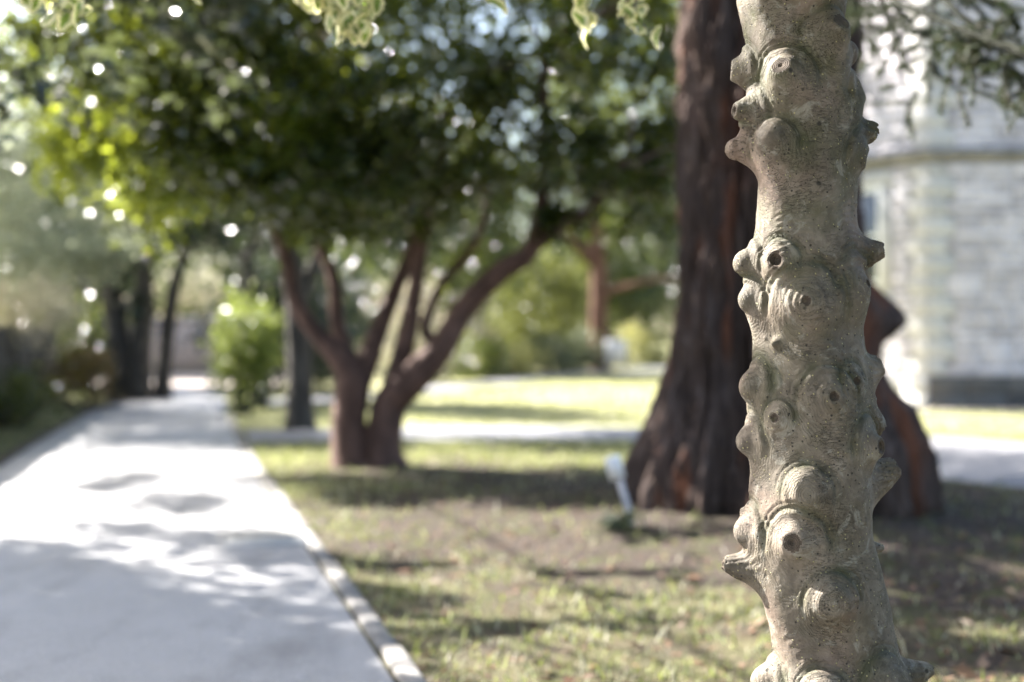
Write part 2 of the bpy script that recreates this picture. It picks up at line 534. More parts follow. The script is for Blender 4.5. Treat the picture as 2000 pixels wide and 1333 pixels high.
# ------------------------------------------------------------------ foliage
def leaves(blobs, n, size, asp=0.45, clumps=60, sig=0.16, shell=0.55, up=0.5, fold=0.5, seed=1, droop=0.0, gap=None):
    """n folded leaf blades in clumps through the blobs [(centre, radii, weight)] -> verts, quads"""
    r = np.random.default_rng(seed)
    w = np.array([b[2] for b in blobs], float); w /= w.sum()
    C, SG = [], []
    for (c, rad, _), ww in zip(blobs, w):
        m = max(3, int(clumps*ww))
        d = r.normal(size=(m, 3)); d /= np.linalg.norm(d, axis=1)[:, None]
        rr = (shell**3 + (1-shell**3)*r.random(m))**(1/3)
        C.append(np.array(c)+d*rr[:, None]*np.array(rad)); SG.append(np.tile(np.array(rad)*sig, (m, 1)))
    C, SG = np.vstack(C), np.vstack(SG)
    wt = r.lognormal(0, .5, len(C)); wt /= wt.sum()
    k = r.choice(len(C), n, p=wt)
    p = C[k] + r.normal(size=(n, 3))*SG[k]
    p[:, 2] -= droop*np.abs(r.normal(size=n))
    if gap is not None: p = p[~gap(p)]
    n = len(p)
    nr = r.normal(size=(n, 3)); nr[:, 2] = np.abs(nr[:, 2])+up; nr /= np.linalg.norm(nr, axis=1)[:, None]
    t = np.cross(nr, r.normal(size=(n, 3))); t /= np.linalg.norm(t, axis=1)[:, None]+1e-9
    b = np.cross(nr, t)
    L = (size*r.lognormal(0, .22, n))[:, None]*0.5
    Wd = L*asp
    V = np.stack([p-t*L, p-b*Wd-t*L*.15+nr*Wd*fold, p+t*L, p+b*Wd-t*L*.15+nr*Wd*fold], 1).reshape(-1, 3)
    i = np.arange(n)*4
    F = np.concatenate([np.stack([i, i+1, i+2], -1), np.stack([i, i+2, i+3], -1)])
    return V, F, C

def crown_mesh(name, *a, **k):
    V, F, C = leaves(*a, **k)
    return mesh_np(name, V, F, True), C

def tree(name, label, cat, base, limbs, mats, blobs, n, size, group=None, rough=.08, twigs=14, sides=10, **kw):
    root = thing(name, label, cat, (base[0], base[1], 0), group)
    me, C = crown_mesh('crown', blobs, n, size, **kw)
    put('crown', me, mats[1], root)
    g = Geo()
    for pts, rad in limbs:
        g.add(*tube(pts, rad, sides, 7, rough))
    ends = [np.array(l[0][-1]) for l in limbs]
    r = np.random.default_rng(3)
    for c in C[r.permutation(len(C))[:twigs]]:
        e = ends[int(np.argmin([np.linalg.norm(c-e) for e in ends]))]
        m = (e+c)/2 + r.normal(size=3)*.08
        tr_ = min(limbs[0][1][0]*.14, .02)
        g.add(*tube([e, m, c], [tr_, tr_*.6, .003], 5, 4, 0))
    put('trunk', g.mesh('trunk', True), mats[0], root)
    return root

M_bark_red = bark_mat('reddish_smooth_bark', (.05, .03, .025), (.15, .09, .072), None, .5, 9, .8, .012)
M_bark_dark = bark_mat('dark_bark', (.03, .027, .025), (.085, .075, .065), None, .4, 9)
M_bark_grey = bark_mat('grey_bark', (.06, .055, .05), (.16, .145, .13), None, .4, 9)
M_bark_pine = bark_mat('orange_pine_bark', (.06, .032, .023), (.16, .085, .06), None, .5, 5)
M_lf_main = leaf_mat('evergreen_leaf', [(.009, .018, .008), (.015, .03, .01), (.024, .044, .012), (.055, .075, .015)], (.36, .42, .03), .26, .22, .7)
M_lf_yel = leaf_mat('yellow_green_leaf', [(.06, .11, .015), (.1, .17, .02), (.17, .22, .03)], (.62, .66, .06), .5, .25, .8)
M_lf_silver = leaf_mat('glossy_laurel_leaf', [(.1, .13, .09), (.18, .21, .16), (.32, .33, .28)], (.7, .74, .5), .5, .25, 1.0)
M_lf_dark = leaf_mat('dark_ivy_leaf', [(.009, .018, .01), (.016, .03, .013), (.03, .046, .02)], (.14, .2, .04), .18, .25, .8)
M_lf_blue = leaf_mat('blue_green_leaf', [(.012, .02, .018), (.02, .032, .025), (.04, .055, .03)], (.3, .36, .1), .14, .2, 1.0)
M_lf_grey = leaf_mat('grey_green_leaf', [(.06, .08, .045), (.11, .13, .075), (.17, .18, .12)], (.25, .28, .1), .25, .5, .3)
M_lf_pale = leaf_mat('pale_blossom_leaf', [(.25, .25, .16), (.42, .39, .3), (.5, .43, .37)], (.6, .56, .4), .4, .5, .3)
M_lf_straw = leaf_mat('pale_yellow_leaf', [(.22, .22, .07), (.36, .33, .13), (.16, .19, .06)], (.5, .48, .14), .35, .5, .3)
M_needle = leaf_mat('conifer_needle', [(.022, .042, .018), (.04, .065, .024), (.075, .1, .03), (.16, .1, .05)], (.2, .28, .05), .25, .45, .3)

# ---- the many-stemmed evergreen in the middle
def PL(lst, Y0, dy):
    """limb centre line from pixels (x, y, radius px) with depth Y0 + dy*k"""
    pts = [P(x, y, Y0+d) for (x, y, r), d in zip(lst, dy)]
    return pts, [.95*r*Y0/F_PX for (x, y, r) in lst]
Y0 = 10.85
limbs = [
    PL([(688,925,52),(684,890,42),(682,820,36),(688,745,36),(668,705,27),(617,650,19),(577,590,17),(560,510,15),(520,400,12),(470,300,8)], Y0, [0,0,0,0,0,.05,.1,.2,.3,.4]),
    PL([(690,770,30),(716,710,24),(742,640,20),(775,560,16),(806,480,14),(800,380,12),(790,250,8)], Y0, [.05,.1,.2,.3,.4,.5,.6]),
    PL([(752,925,52),(745,885,44),(752,830,38),(765,785,37),(803,745,35),(865,675,28),(910,600,25),(978,530,22),(1034,492,19),(1058,400,15),(1064,250,11),(1060,100,7)], Y0, [0,0,0,0,-.05,-.1,-.1,-.2,-.25,-.3,-.3,-.3]),
    PL([(762,790,30),(780,720,24),(798,640,20),(812,560,17),(822,480,15),(850,360,11),(880,200,8)], Y0, [0,.05,.1,.1,.1,.1,.1]),
    PL([(700,740,20),(660,640,16),(650,540,14),(600,420,11),(590,300,9),(600,150,6)], Y0, [.1,.3,.4,.5,.6,.7]),
    PL([(1010,508,13),(1090,450,11),(1160,400,8),(1220,330,6)], Y0, [-.2,-.4,-.5,-.6]),
    PL([(860,680,14),(830,640,12),(860,560,10),(930,470,8),(960,350,6)], Y0, [0,.2,.3,.3,.3]),
]
blobs = [((-1.3,11.0,3.55),(1.9,1.9,1.45),4), ((-2.5,11.2,2.75),(1.1,1.3,.95),2.4), ((0.45,10.5,3.05),(1.0,1.0,.85),.9),
         ((-.6,10.3,2.35),(1.2,1.0,.6),1.5), ((-.3,11.4,4.6),(1.8,1.6,1.0),2.2), ((-2.2,10.4,3.9),(1.2,1.0,1.0),1.4), ((.85,10.6,2.15),(.75,.8,.5),1.5), ((1.2,10.7,3.4),(.5,.7,.9),.6), ((-2.3,9.5,4.1),(1.1,.8,.8),1.3), ((-1.6,10.6,2.05),(1.3,.9,.42),.8), ((-.8,10.3,1.95),(1.5,.7,.34),.8), ((1.05,11.0,3.0),(.8,1.0,.85),.75), ((.9,11.3,4.4),(1.2,1.2,.9),.8), ((-3.4,11.2,3.2),(.8,1.0,.9),1.2)]
main_tree = tree('evergreen_tree', 'many-stemmed evergreen tree with reddish trunks forking low beside the path', 'tree', MULTI_C, limbs,
     (M_bark_red, M_lf_main), blobs, 60000, .095, rough=.1, twigs=70, sides=14, asp=.5, clumps=330, sig=.14, shell=.2, up=.5, seed=11,
     gap=lambda p: ((p[:, 0] > -1.0) & (fbm(p[:, 0]*4.5, p[:, 1]*4.5, p[:, 2]*4.5, 2) > .16)) | (fbm(p[:, 0]*5+7, p[:, 1]*5, p[:, 2]*5, 2) > .4))

me, C = crown_mesh('backlit_leaves', [((-2.95,11.2,2.6),(.65,.9,.75),3), ((-2.0,10.7,2.2),(.7,.7,.45),1), ((-1.9,10.3,3.2),(1.3,.8,.8),1)], 8500, .095, asp=.5, clumps=90, sig=.15, shell=.3, seed=12)  # yellower leaf colour on the left side stands in for backlit glow
put('backlit_leaves', me, M_lf_yel, main_tree)

# ---- tree beyond the left edge of the frame, its crown overhanging the path
limbs = [([(-4.5,6.6,-.05),(-4.45,6.6,.6),(-4.4,6.5,1.6),(-4.2,6.3,2.8),(-4.0,6.2,4.2)], [.22,.18,.16,.13,.05]),
         ([(-4.4,6.5,1.7),(-3.6,6.7,2.4),(-2.6,6.8,2.8)], [.06,.04,.015]), ([(-4.35,6.45,1.9),(-3.7,5.4,2.8),(-2.8,4.3,3.8)], [.06,.04,.015])]
blobs = [((-6.1,7.1,4.1),(1.45,1.8,1.3),10), ((-6.3,9.3,4.2),(1.0,.9,.8),1.3), ((-7.0,12.3,4.6),(.8,1.6,.6),1.5), ((-1.6,7.5,3.5),(.9,.9,.5),1.0), ((-2.3,6.7,2.6),(.75,1.0,.65),1.5), ((-2.9,4.3,4.0),(1.3,.9,.5),.9), ((-2.0,8.0,2.8),(.6,1.2,.45),1.0)]
KX, KY = -to_sun.x/to_sun.z, -to_sun.y/to_sun.z
def sun_cut_holes(p):
    """holes cut along the sun direction so light reaches lawn and holly trunk"""
    r = np.random.default_rng(4).random(len(p))
    gx_, gy_ = p[:, 0]+KX*p[:, 2], p[:, 1]+KY*p[:, 2]
    n = fbm(gx_*1.5+3, gy_*2.4, gx_*0+.5, 3)
    lawn = (gx_ > -.35+.1*(gy_-4)*-2.4) & (gx_ < 1.15) & (gy_ > 3.2) & (gy_ < 8)
    hole = lawn & (n > -.12) & (r < .97)
    hole |= (gx_ > 1.15) & (n > .6)
    hole |= (gx_ <= -.35) & (n > .75)
    k = (.42-p[:, 0])/KX
    zt, yt = p[:, 2]-k, p[:, 1]+KY*k
    stem = (np.abs(yt-2.4) < .22) & (zt > .2)
    n2 = fbm(zt*4.5, yt*6, zt*0+8, 2)
    hole |= stem & (zt < 1.2) & (n2 > -.6)
    hole |= stem & (zt >= 1.2) & (n2 > .6)
    return hole
tree('overhanging_tree', 'blue-green leafy tree whose crown hangs into the upper left corner', 'tree', (-4.5, 6.6), limbs,
     (M_bark_grey, M_lf_blue), blobs, 34000, .11, twigs=16, asp=.5, clumps=170, sig=.15, shell=.3, seed=21, droop=.1, gap=sun_cut_holes)  # crown shaped to drop sun dapples on lawn and trunk

# ---- laurel and trees on the left side of the path
limbs = [([(-6.4,15.2,-.05),(-6.3,15.2,1.0),(-6.0,15.2,2.2),(-5.6,15.3,3.0)], [.14,.11,.09,.04]), ([(-6.3,15.2,1.0),(-6.5,15.6,2.0),(-6.4,15.8,3.2)], [.08,.06,.03])]
blobs = [((-6.7,14.3,2.5),(.9,1.1,.9),1.6), ((-5.2,15.3,2.45),(1.2,1.1,.8),3), ((-6.3,15.6,3.2),(1.3,1.2,1.3),2.6), ((-4.5,15.6,2.0),(.5,.6,.4),.8)]
tree('laurel_tree', 'silvery glossy laurel leaning over the fence, bright in the sun', 'tree', (-6.4, 15.2), limbs,
     (M_bark_grey, M_lf_silver), blobs, 12500, .09, asp=.42, clumps=110, sig=.17, shell=.4, up=.25, seed=31)
limbs = [([P(232,800,22.7),P(236,700,22.7),P(222,600,22.7),P(215,480,22.7),P(200,380,22.7)], [.26,.2,.17,.14,.06]),
         ([P(272,795,22.6),P(274,700,22.6),P(280,600,22.5),P(285,480,22.5),P(310,380,22.5)], [.24,.18,.15,.12,.06]),
         ([P(318,795,22.9),P(318,740,22.9),P(328,640,22.9),P(345,540,22.9),P(380,450,23)], [.17,.14,.13,.1,.05])]
blobs = [((-6.3,22.9,3.1),(1.5,1.5,1.0),3), ((-4.9,22.8,3.2),(1.0,1.3,.8),2), ((-6.0,23,4.6),(1.8,1.6,1.2),2), ((-6.1,22.6,1.5),(.45,.4,.8),.5)]
tree('ivy_clad_tree', 'dark ivy-clad tree with three stems at the far left of the path', 'tree', (-5.95, 22.7), limbs,
     (M_bark_dark, M_lf_dark), blobs, 13000, .12, asp=.7, clumps=90, sig=.2, shell=.3, seed=41)
limbs = [([(-9.4,21.9,-.05),(-9.4,21.9,1.5),(-9.3,21.9,3.0),(-9.3,21.8,4.5)], [.24,.2,.15,.06]), ([(-9.4,21.9,1.6),(-8.7,21.6,2.7),(-8.2,21.4,3.4)], [.1,.08,.03])]
tree('lime_tree', 'tall leafy tree behind the laurel, at the left edge', 'tree', (-9.4, 21.9), limbs,
     (M_bark_grey, M_lf_main), [((-9.3,21.9,3.8),(1.7,1.6,1.5),3), ((-9.0,17.9,5.2),(1.2,1.9,.7),1.3), ((-9.7,20.0,5.0),(1.3,1.2,.8),1.2)], 15000, .12, asp=.5, clumps=80, sig=.17, shell=.3, seed=43)
# shrubs over the fence
def shrub(name, label, c, rad, mat, n, size, seed, group=None, bark=None, cat='shrub', **kw):
    root = thing(name, label, cat, (c[0], c[1], 0), group)
    kk = dict(asp=.5, clumps=40, sig=.2, shell=.35, up=.5); kk.update(kw)
    me, C = crown_mesh('foliage', [((c[0], c[1], c[2]), rad, 1)], n, size, seed=seed, **kk)
    put('foliage', me, mat, root)
    g = Geo(); r = np.random.default_rng(seed)
    for i in range(6):
        e = C[r.integers(len(C))]
        b0 = np.array([c[0]+r.normal()*.08, c[1]+r.normal()*.08, -.03])
        g.add(*tube([b0, (b0+e)/2+r.normal(size=3)*.06, e], [.025, .018, .006], 6, 4, 0))
    put('stem', g.mesh('stem', True), bark or M_bark_dark, root)
    return root
c = P(40, 585, 17.5)
shrub('blossom_shrub', 'pale sunlit shrub with creamy pink growth behind the dark fence', c, (.95,.9,.62), M_lf_pale, 7000, .055, 51)
c = P(20, 760, 15.5); shrub('fern_clump', 'low green clump at the foot of the fence', (c[0], c[1], .3), (.5,.8,.3), M_lf_main, 2500, .06, 52)
c = P(170, 740, 19.5); shrub('russet_shrub', 'small russet and green shrub beside the ivy-clad stems', (c[0]-.1, c[1], .45), (.5,.6,.42), leaf_mat('russet_leaf', [(.05,.07,.02),(.16,.08,.03),(.08,.1,.03),(.26,.13,.05)], (.3,.2,.05), .35, .45, .4), 2600, .06, 53)

shrub('dark_holly_bush', 'dark bush filling the gap behind the ivy-clad stems', (-8.0, 26.5, 1.15), (1.0, 1.0, 1.25), M_lf_dark, 5000, .11, 54, clumps=60)
shrub('dark_viburnum', 'dark bush left of the ivy-clad stems, behind the fence', (-8.3, 23.5, 1.2), (1.2, 1.2, 1.2), M_lf_main, 5000, .1, 55, clumps=60)
# fence of dark upright boards
M_fence = plain_mat('dark_fence_timber', (.05, .046, .045), (.11, .1, .098), 9, .85, .4, .01)
fence = thing('board_fence', 'dark upright board fence along the left verge', 'fence', (-4.55, 10.0, 0))
a2, b2 = np.array([-3.83, 6.4]), np.array([-7.1, 22.2])
d = (b2-a2)/np.linalg.norm(b2-a2); L = np.linalg.norm(b2-a2); ang = math.atan2(d[1], d[0])
v, f = box(0, .125, 0, .02, 0, 1.12, .0)
v[-4:, 2] += np.array([0, 0, 0, 0]); bme = mesh_np('fence_board', v, f); bme.materials.append(M_fence)
s = 0.0
while s < L:
    o = bpy.data.objects.new('fence_board', bme); COL.objects.link(o); o.parent = fence
    o.location = (a2[0]+d[0]*s-fence.location.x, a2[1]+d[1]*s-fence.location.y, random.uniform(-.02, .03))
    o.rotation_euler = (random.uniform(-.01, .01), random.uniform(-.012, .012), ang)
    s += .14
for z0 in (.3, .85):
    v, f = box(0, L, .0225, .06, z0, z0+.08); o = obj('rail', mesh_np('rail', v, f), M_fence, fence)
    o.location = (a2[0]-fence.location.x, a2[1]-fence.location.y, 0); o.rotation_euler[2] = ang
for k in range(9):
    v, f = box(-.045, .045, .062, .15, -.05, 1.16, .01); o = obj('post', mesh_np('post', v, f), M_fence, fence)
    o.location = (a2[0]+d[0]*(.4+k*1.8)-fence.location.x, a2[1]+d[1]*(.4+k*1.8)-fence.location.y, 0); o.rotation_euler[2] = ang

hg = thing('privet_hedge', 'clipped green hedge behind the dark board fence', 'hedge', (-4.9, 9.5, 0))
me, C = crown_mesh('foliage', [((-4.35-.207*(y-7)-.1, y, .85), (.42, .75, .75), 1) for y in (7, 8.2, 9.4, 10.6, 11.8, 13.0)], 12000, .05, asp=.55, clumps=150, sig=.2, shell=.3, seed=57)
put('foliage', me, M_lf_main, hg)
g = Geo()
for y in np.arange(6.8, 13.3, .45):
    x = -4.35-.207*(y-7)-.1
    g.add(*tube([(x, y, -.03), (x+.03, y+.05, .6), (x-.02, y, 1.3)], [.02, .015, .006], 6, 4, 0))
put('stem', g.mesh('stem', True), M_bark_dark, hg)

# ---- right of the path, behind the main tree
c = P(478, 680, 18.3)
shrub('lime_shrub', 'bright lime-green shrub glowing beside the far end of the path', (c[0], c[1], .82), (.4,.55,.7), leaf_mat('lime_leaf', [(.035, .06, .015), (.08, .13, .025), (.15, .18, .04)], (.42, .48, .1), .34, .35, .5), 3300, .085, 61, clumps=34, shell=.1)
limbs = [([P(588,850,15.2),P(586,800,15.2),P(585,700,15.2),P(578,580,15.2),P(560,450,15.3),P(540,330,15.4)], [.2,.15,.13,.125,.1,.05]),
         ([P(582,600,15.2),P(620,500,15.4),P(660,400,15.6)], [.09,.07,.03])]
blobs = [((-2.3,15.4,3.1),(1.4,1.4,1.0),3), ((-1.4,16.0,2.6),(1.2,1.0,.8),2), ((-2.4,14.6,5.2),(1.7,1.8,1.2),3.5)]
tree('dark_evergreen', 'dark evergreen with a straight grey trunk behind the many-stemmed tree', 'tree', (-2.27, 15.2), limbs,
     (M_bark_dark, M_lf_dark), blobs, 15000, .1, asp=.5, clumps=130, sig=.18, shell=.3, seed=62)
limbs = [([P(505,812,19.9),P(505,760,19.9),P(498,650,19.9),P(480,520,19.9)], [.17,.13,.11,.06])]
tree('slim_dark_tree', 'slim dark tree behind the lime shrub, left of the straight grey trunk', 'tree', (-3.55, 19.9), limbs,
     (M_bark_dark, M_lf_dark), [((-3.6,20.2,3.1),(1.2,1.2,1.1),1), ((-2.9,20.6,1.4),(.9,.7,1.1),1)], 8500, .1, asp=.5, clumps=80, sig=.2, shell=.3, seed=63)
c = P(640, 700, 26)
shrub('dark_laurel', 'broad dark laurel bush behind the reddish stems', (c[0]-.6, 26.5, 1.1), (1.7,1.0,1.25), M_lf_dark, 7000, .13, 64, clumps=60)
c = P(785, 640, 31)
shrub('pale_bush', 'whitish sunlit bush seen between the reddish stems', (c[0]+.1, 31.5, 1.0), (.9,.8,1.2), M_lf_pale, 4000, .1, 65)

# shrub border in the distance
border = [(-.55, 33.4, .95, M_lf_main, 'dark green border shrub just right of the reddish stems'),
          (.35, 35.8, 1.0, M_lf_straw, 'border shrub with straw-yellow tips'),
          (1.35, 38.4, 1.05, M_lf_grey, 'grey-green border shrub with soft pale leaves'),
          (2.35, 41.5, 1.1, M_lf_grey, 'grey-green border shrub left of the orange trunk'),
          (3.35, 45.5, 1.1, M_lf_dark, 'dark border shrub at the foot of the orange trunk'),
          (4.6, 50.5, 1.3, M_lf_straw, 'pale yellow border shrub right of the orange trunk'),
          (6.1, 54.0, 1.4, M_lf_straw, 'yellow border shrub close to the great redwood trunk'),
          (-1.5, 31.0, .9, M_lf_main, 'green border shrub half hidden behind the reddish stems')]
for i, (x, y, h, m, lab) in enumerate(border):
    shrub('border_shrub', lab, (x-.35, y+1.6, h*.52), (.85, .9, h*.55), m, 3000, .11, 70+i, 'shrubs of the distant border', asp=.4, clumps=36)

# orange-barked pine and far trees
Yp = 44.0
limbs = [([P(1178,745,Yp),P(1172,700,Yp),P(1168,620,Yp),P(1170,560,Yp),P(1165,450,Yp),P(1160,300,Yp)], [.4,.3,.26,.25,.2,.12]),
         ([P(1170,575,Yp),P(1215,562,Yp),P(1270,548,Yp-.5),P(1340,540,Yp-1)], [.13,.1,.08,.04]),
         ([P(1168,520,Yp),P(1120,470,Yp),P(1080,440,Yp)], [.16,.12,.06])]
tree('orange_pine', 'pine with an orange-brown trunk and a long low bough on the far lawn', 'tree', (2.75, Yp), limbs, (M_bark_pine, M_needle),
     [((1.2,Yp,5.9),(2.6,2.0,1.1),2), ((4.4,Yp,6.0),(2.0,1.6,1.1),1.2), ((2.6,Yp,8.6),(2.0,1.6,1.2),1)], 9000, .24, asp=.3, clumps=150, sig=.16, shell=.2, seed=81)
c = P(1075, 590, 47)
shrub('round_conifer', 'rounded yellow-green conifer behind the border shrubs', (c[0], 47.5, 1.9), (1.7, 1.4, 1.7), leaf_mat('olive_needle', [(.06,.08,.02),(.1,.12,.03),(.15,.15,.05)], (.3,.32,.06), .3, .5, .3), 7000, .16, 82, cat='conifer', clumps=70)
far = [(-9.5, 48, 6.0, 3.4, M_lf_grey, 'grey-green tree rising behind the wall at the end of the path'),
       (-14.0, 40, 5.5, 3.2, M_lf_dark, 'dark tree behind the laurel left of the path'),
       (-5.6, 45, 6.5, 3.0, M_lf_dark, 'dark tree right of the wall at the end of the path'),
       (-2.6, 39, 6.0, 2.8, M_lf_main, 'tall green tree beyond the dark laurel'),
       (-.4, 58, 5.0, 2.6, M_lf_blue, 'blue-green tree beyond the border shrubs'),
       (5.9, 64, 6.8, 2.9, M_lf_dark, 'dark tree beyond the low pine bough'),
       (9.2, 70, 6.5, 3.2, M_lf_grey, 'hazy tree beside the redwood trunk, farthest away'),
       (3.2, 60, 5.6, 2.6, M_lf_main, 'green tree behind the slim orange trunk'),
       (-14.8, 31, 5.0, 3.0, M_lf_main, 'tree at the far left behind the fence'),
       (-10.4, 29, 4.6, 2.4, M_lf_blue, 'bluish tree left of the ivy-clad stems')]
for i, (x, y, h, r, m, lab) in enumerate(far):
    tree('distant_tree', lab, 'tree', (x, y), [([(x,y,-.1),(x+.1,y,h*.4),(x-.1,y,h*.8),(x,y,h*1.1)], [.3,.24,.18,.08]), ([(x,y,h*.35),(x+.6,y,h*.6),(x+1.0,y,h*.9)], [.14,.1,.05]), ([(x,y,h*.4),(x-.6,y+.2,h*.65),(x-1.1,y,h*.9)], [.14,.1,.05])],
         (M_bark_dark, m), [((x,y,h*.66),(r,r*.9,h*.52),1)], 9500, .26, 'trees in the distance', asp=.5, clumps=60, sig=.2, seed=90+i, sides=8)

limbs = [([(4.0,22.6,-.05),(3.9,22.6,1.5),(3.6,22.5,3.2),(2.9,22.4,4.6),(2.2,22.3,5.6)], [.24,.19,.15,.1,.04]), ([(3.6,22.5,3.0),(2.8,22.2,3.9),(1.8,22.0,4.4)], [.09,.07,.03])]  # tree added to shade the house's left facet and fill the canopy
tree('leaning_tree', 'leafy tree added behind the redwood, leaning over the far lawn to shade the house', 'tree', (4.0, 22.6), limbs,
     (M_bark_dark, M_lf_main), [((2.2,22.3,5.1),(1.9,1.6,1.4),3), ((3.6,21.6,5.2),(1.3,1.2,1.2),1)], 9000, .12, asp=.5, clumps=90, sig=.16, shell=.25, seed=83)
# wall at the end of the path
M_wall = plain_mat('pinkish_render', (.5, .4, .36), (.6, .5, .46), 3, .9, .2, .01)
M_cope = plain_mat('pale_coping', (.42, .4, .38), (.55, .52, .5), 6, .85, .2, .01)
w = thing('garden_wall', 'low pinkish wall closing the end of the path', 'wall', (-10.5, 41.2, 0))
v, f = box(-5.5, 5.0, 0, .35, -.1, 1.5); obj('wall_body', mesh_np('wall_body', v, f), M_wall, w)
for k in range(10):
    v, f = box(-5.5+k*1.05, -5.5+k*1.05+1.04, -.05, .4, 1.503, 1.66, .03); obj('coping_stone', mesh_np('coping_stone', v, f), M_cope, w)

# pale signboard on the far lawn
Ysn = 39.0
c = P(1203, 690, Ysn)
sg = thing('signboard', 'small pale signboard on two posts beside the orange trunk', 'sign', (c[0], Ysn, 0))
M_sign = plain_mat('pale_paint', (.5, .5, .52), (.58, .58, .58), 3, .5, .0)
M_post = plain_mat('grey_metal', (.2, .2, .2), (.3, .3, .3), 9, .5, .0)
v, f = box(-.29, .29, -.02, .02, .28, .98, .004); obj('board', mesh_np('board', v, f), M_sign, sg)
for dx in (-.2, .2):
    v, f = box(dx-.03, dx+.03, .022, .07, -.1, .95); obj('post', mesh_np('post', v, f), M_post, sg)

# ------------------------------------------------------------------ the stone building on the right
def stone_mat(name, lo, mid, hi):
    m, nt, ns, ln, b = newmat(name)
    oi = ns.new('ShaderNodeObjectInfo')
    n1 = noise(nt, coords(nt), 7, 6, .65)
    base = ramp(nt, oi.outputs['Random'], [(0, lo), (.5, mid), (1, hi)])
    c = mix(nt, ramp(nt, n1, [(.45, (0, 0, 0)), (.75, (.45, .45, .45))]), base, tuple(.55*x for x in lo))
    ln.new(c, b.inputs['Base Color'])
    b.inputs['Roughness'].default_value = .92
    b.inputs['Specular IOR Level'].default_value = .2
    ln.new(bump(nt, n1, .6, .03), b.inputs['Normal'])
    return m
M_stone = stone_mat('coursed_stone', (.42, .39, .41), (.56, .525, .55), (.68, .64, .67))
M_ash = stone_mat('ashlar', (.44, .425, .41), (.49, .475, .455), (.54, .52, .5))
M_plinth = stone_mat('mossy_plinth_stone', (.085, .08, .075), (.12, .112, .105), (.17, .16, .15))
M_mortar = plain_mat('mortar', (.2, .19, .185), (.3, .285, .275), 10, .95, .3, .01)
M_string = plain_mat('weathered_string_course', (.13, .125, .115), (.26, .245, .225), 5, .95, .4, .01)
M_glass, nt, ns, ln, b = newmat('window_glass')
b.inputs['Base Color'].default_value = (.05, .06, .07, 1); b.inputs['Roughness'].default_value = .06; b.inputs['Specular IOR Level'].default_value = .9
M_white = plain_mat('white_sash_paint', (.7, .7, .68), (.78, .78, .76), 6, .5, .0)
M_slate = plain_mat('slate', (.09, .095, .105), (.15, .155, .165), 6, .6)
C0 = np.array([5.86, 20.0])
bl = thing('stone_building', 'pale coursed-stone house corner with dressed quoins and a string course', 'building', (C0[0], C0[1], 0))
dl = np.array([-.616, .788]); nl = np.array([-.788, -.616])        # left facet: along, outward
df = np.array([1.0, 0.0]); nf = np.array([0.0, -1.0])
E1 = C0 + dl*2.4
plan = [C0, C0+df*9, C0+np.array([9, 12]), np.array([E1[0], C0[1]+12]), E1]
H = 8.0
V = np.array([(*p, -.1) for p in plan]+[(*p, H) for p in plan]); k = len(plan)
f = [(j, (j+1) % k, k+(j+1) % k, k+j) for j in range(k)]
put('wall', mesh_np('wall', V, np.array(f)), M_mortar, bl)
cen = np.mean(plan, 0)
ov = [p+(p-cen)/np.linalg.norm(p-cen)*.4 for p in plan]
V = np.array([(*p, H+.002) for p in ov]+[(cen[0], cen[1], H+4.5)])
put('roof', mesh_np('roof', V, np.array([(j, (j+1) % k, k) for j in range(k)]+[(0, 2, 1), (0, 3, 2), (0, 4, 3)])), M_slate, bl)

def facet_box(o2, along, out, s0, s1, z0, z1, proud, depth=.03, ch=.012):
    """block on a facet: chamfered face outward"""
    c = ch
    prof = [(s0, s1, z0, z1, -depth), (s0, s1, z0, z1, proud-c), (s0+c, s1-c, z0+c, z1-c, proud)]
    v = []
    for a0, a1, b0, b1, h in prof:
        for (ss, zz) in ((a0, b0), (a1, b0), (a1, b1), (a0, b1)):
            p = o2 + along*ss + out*h; v.append((p[0], p[1], zz))
    f = []
    for l in range(2):
        for j in range(4): f.append((l*4+j, l*4+(j+1) % 4, l*4+4+(j+1) % 4, l*4+4+j))
    f.append((8, 9, 10, 11))
    return np.array(v), np.array(f)
def stone(name, mat, o2, along, out, s0, s1, z0, z1, proud, **kw):
    v, f = facet_box(o2, along, out, s0, s1, z0, z1, proud, **kw)
    return put(name, mesh_np(name, v, f), mat, bl)
ZS = 3.58
quoin_f, quoin_l = [], []
z = .46; i = 0
while z < 6.0:
    h = random.uniform(.24, .31)
    if z < ZS-.12 and z+h > ZS-.12: h = ZS-.12-z-.006
    if abs(z-(ZS-.12)) < .02: z = ZS+.09; continue
    a3, b3 = ((.36, .24) if i % 2 else (.25, .34))
    stone('quoin', M_ash, C0, df, nf, .002, a3, z, z+h-.008, .022, ch=.008)
    stone('quoin', M_ash, C0, dl, nl, .002, b3, z, z+h-.008, .022, ch=.008)
    quoin_f.append((z, z+h, a3)); quoin_l.append((z, z+h, b3))
    z += h; i += 1
def qlen(lst, z0, z1): return max([a for (q0, q1, a) in lst if q1 > z0 and q0 < z1] or [.3])
WS0, WZ0, WZ1 = .8, 1.75, 3.2      # window on the left facet
nst = 0
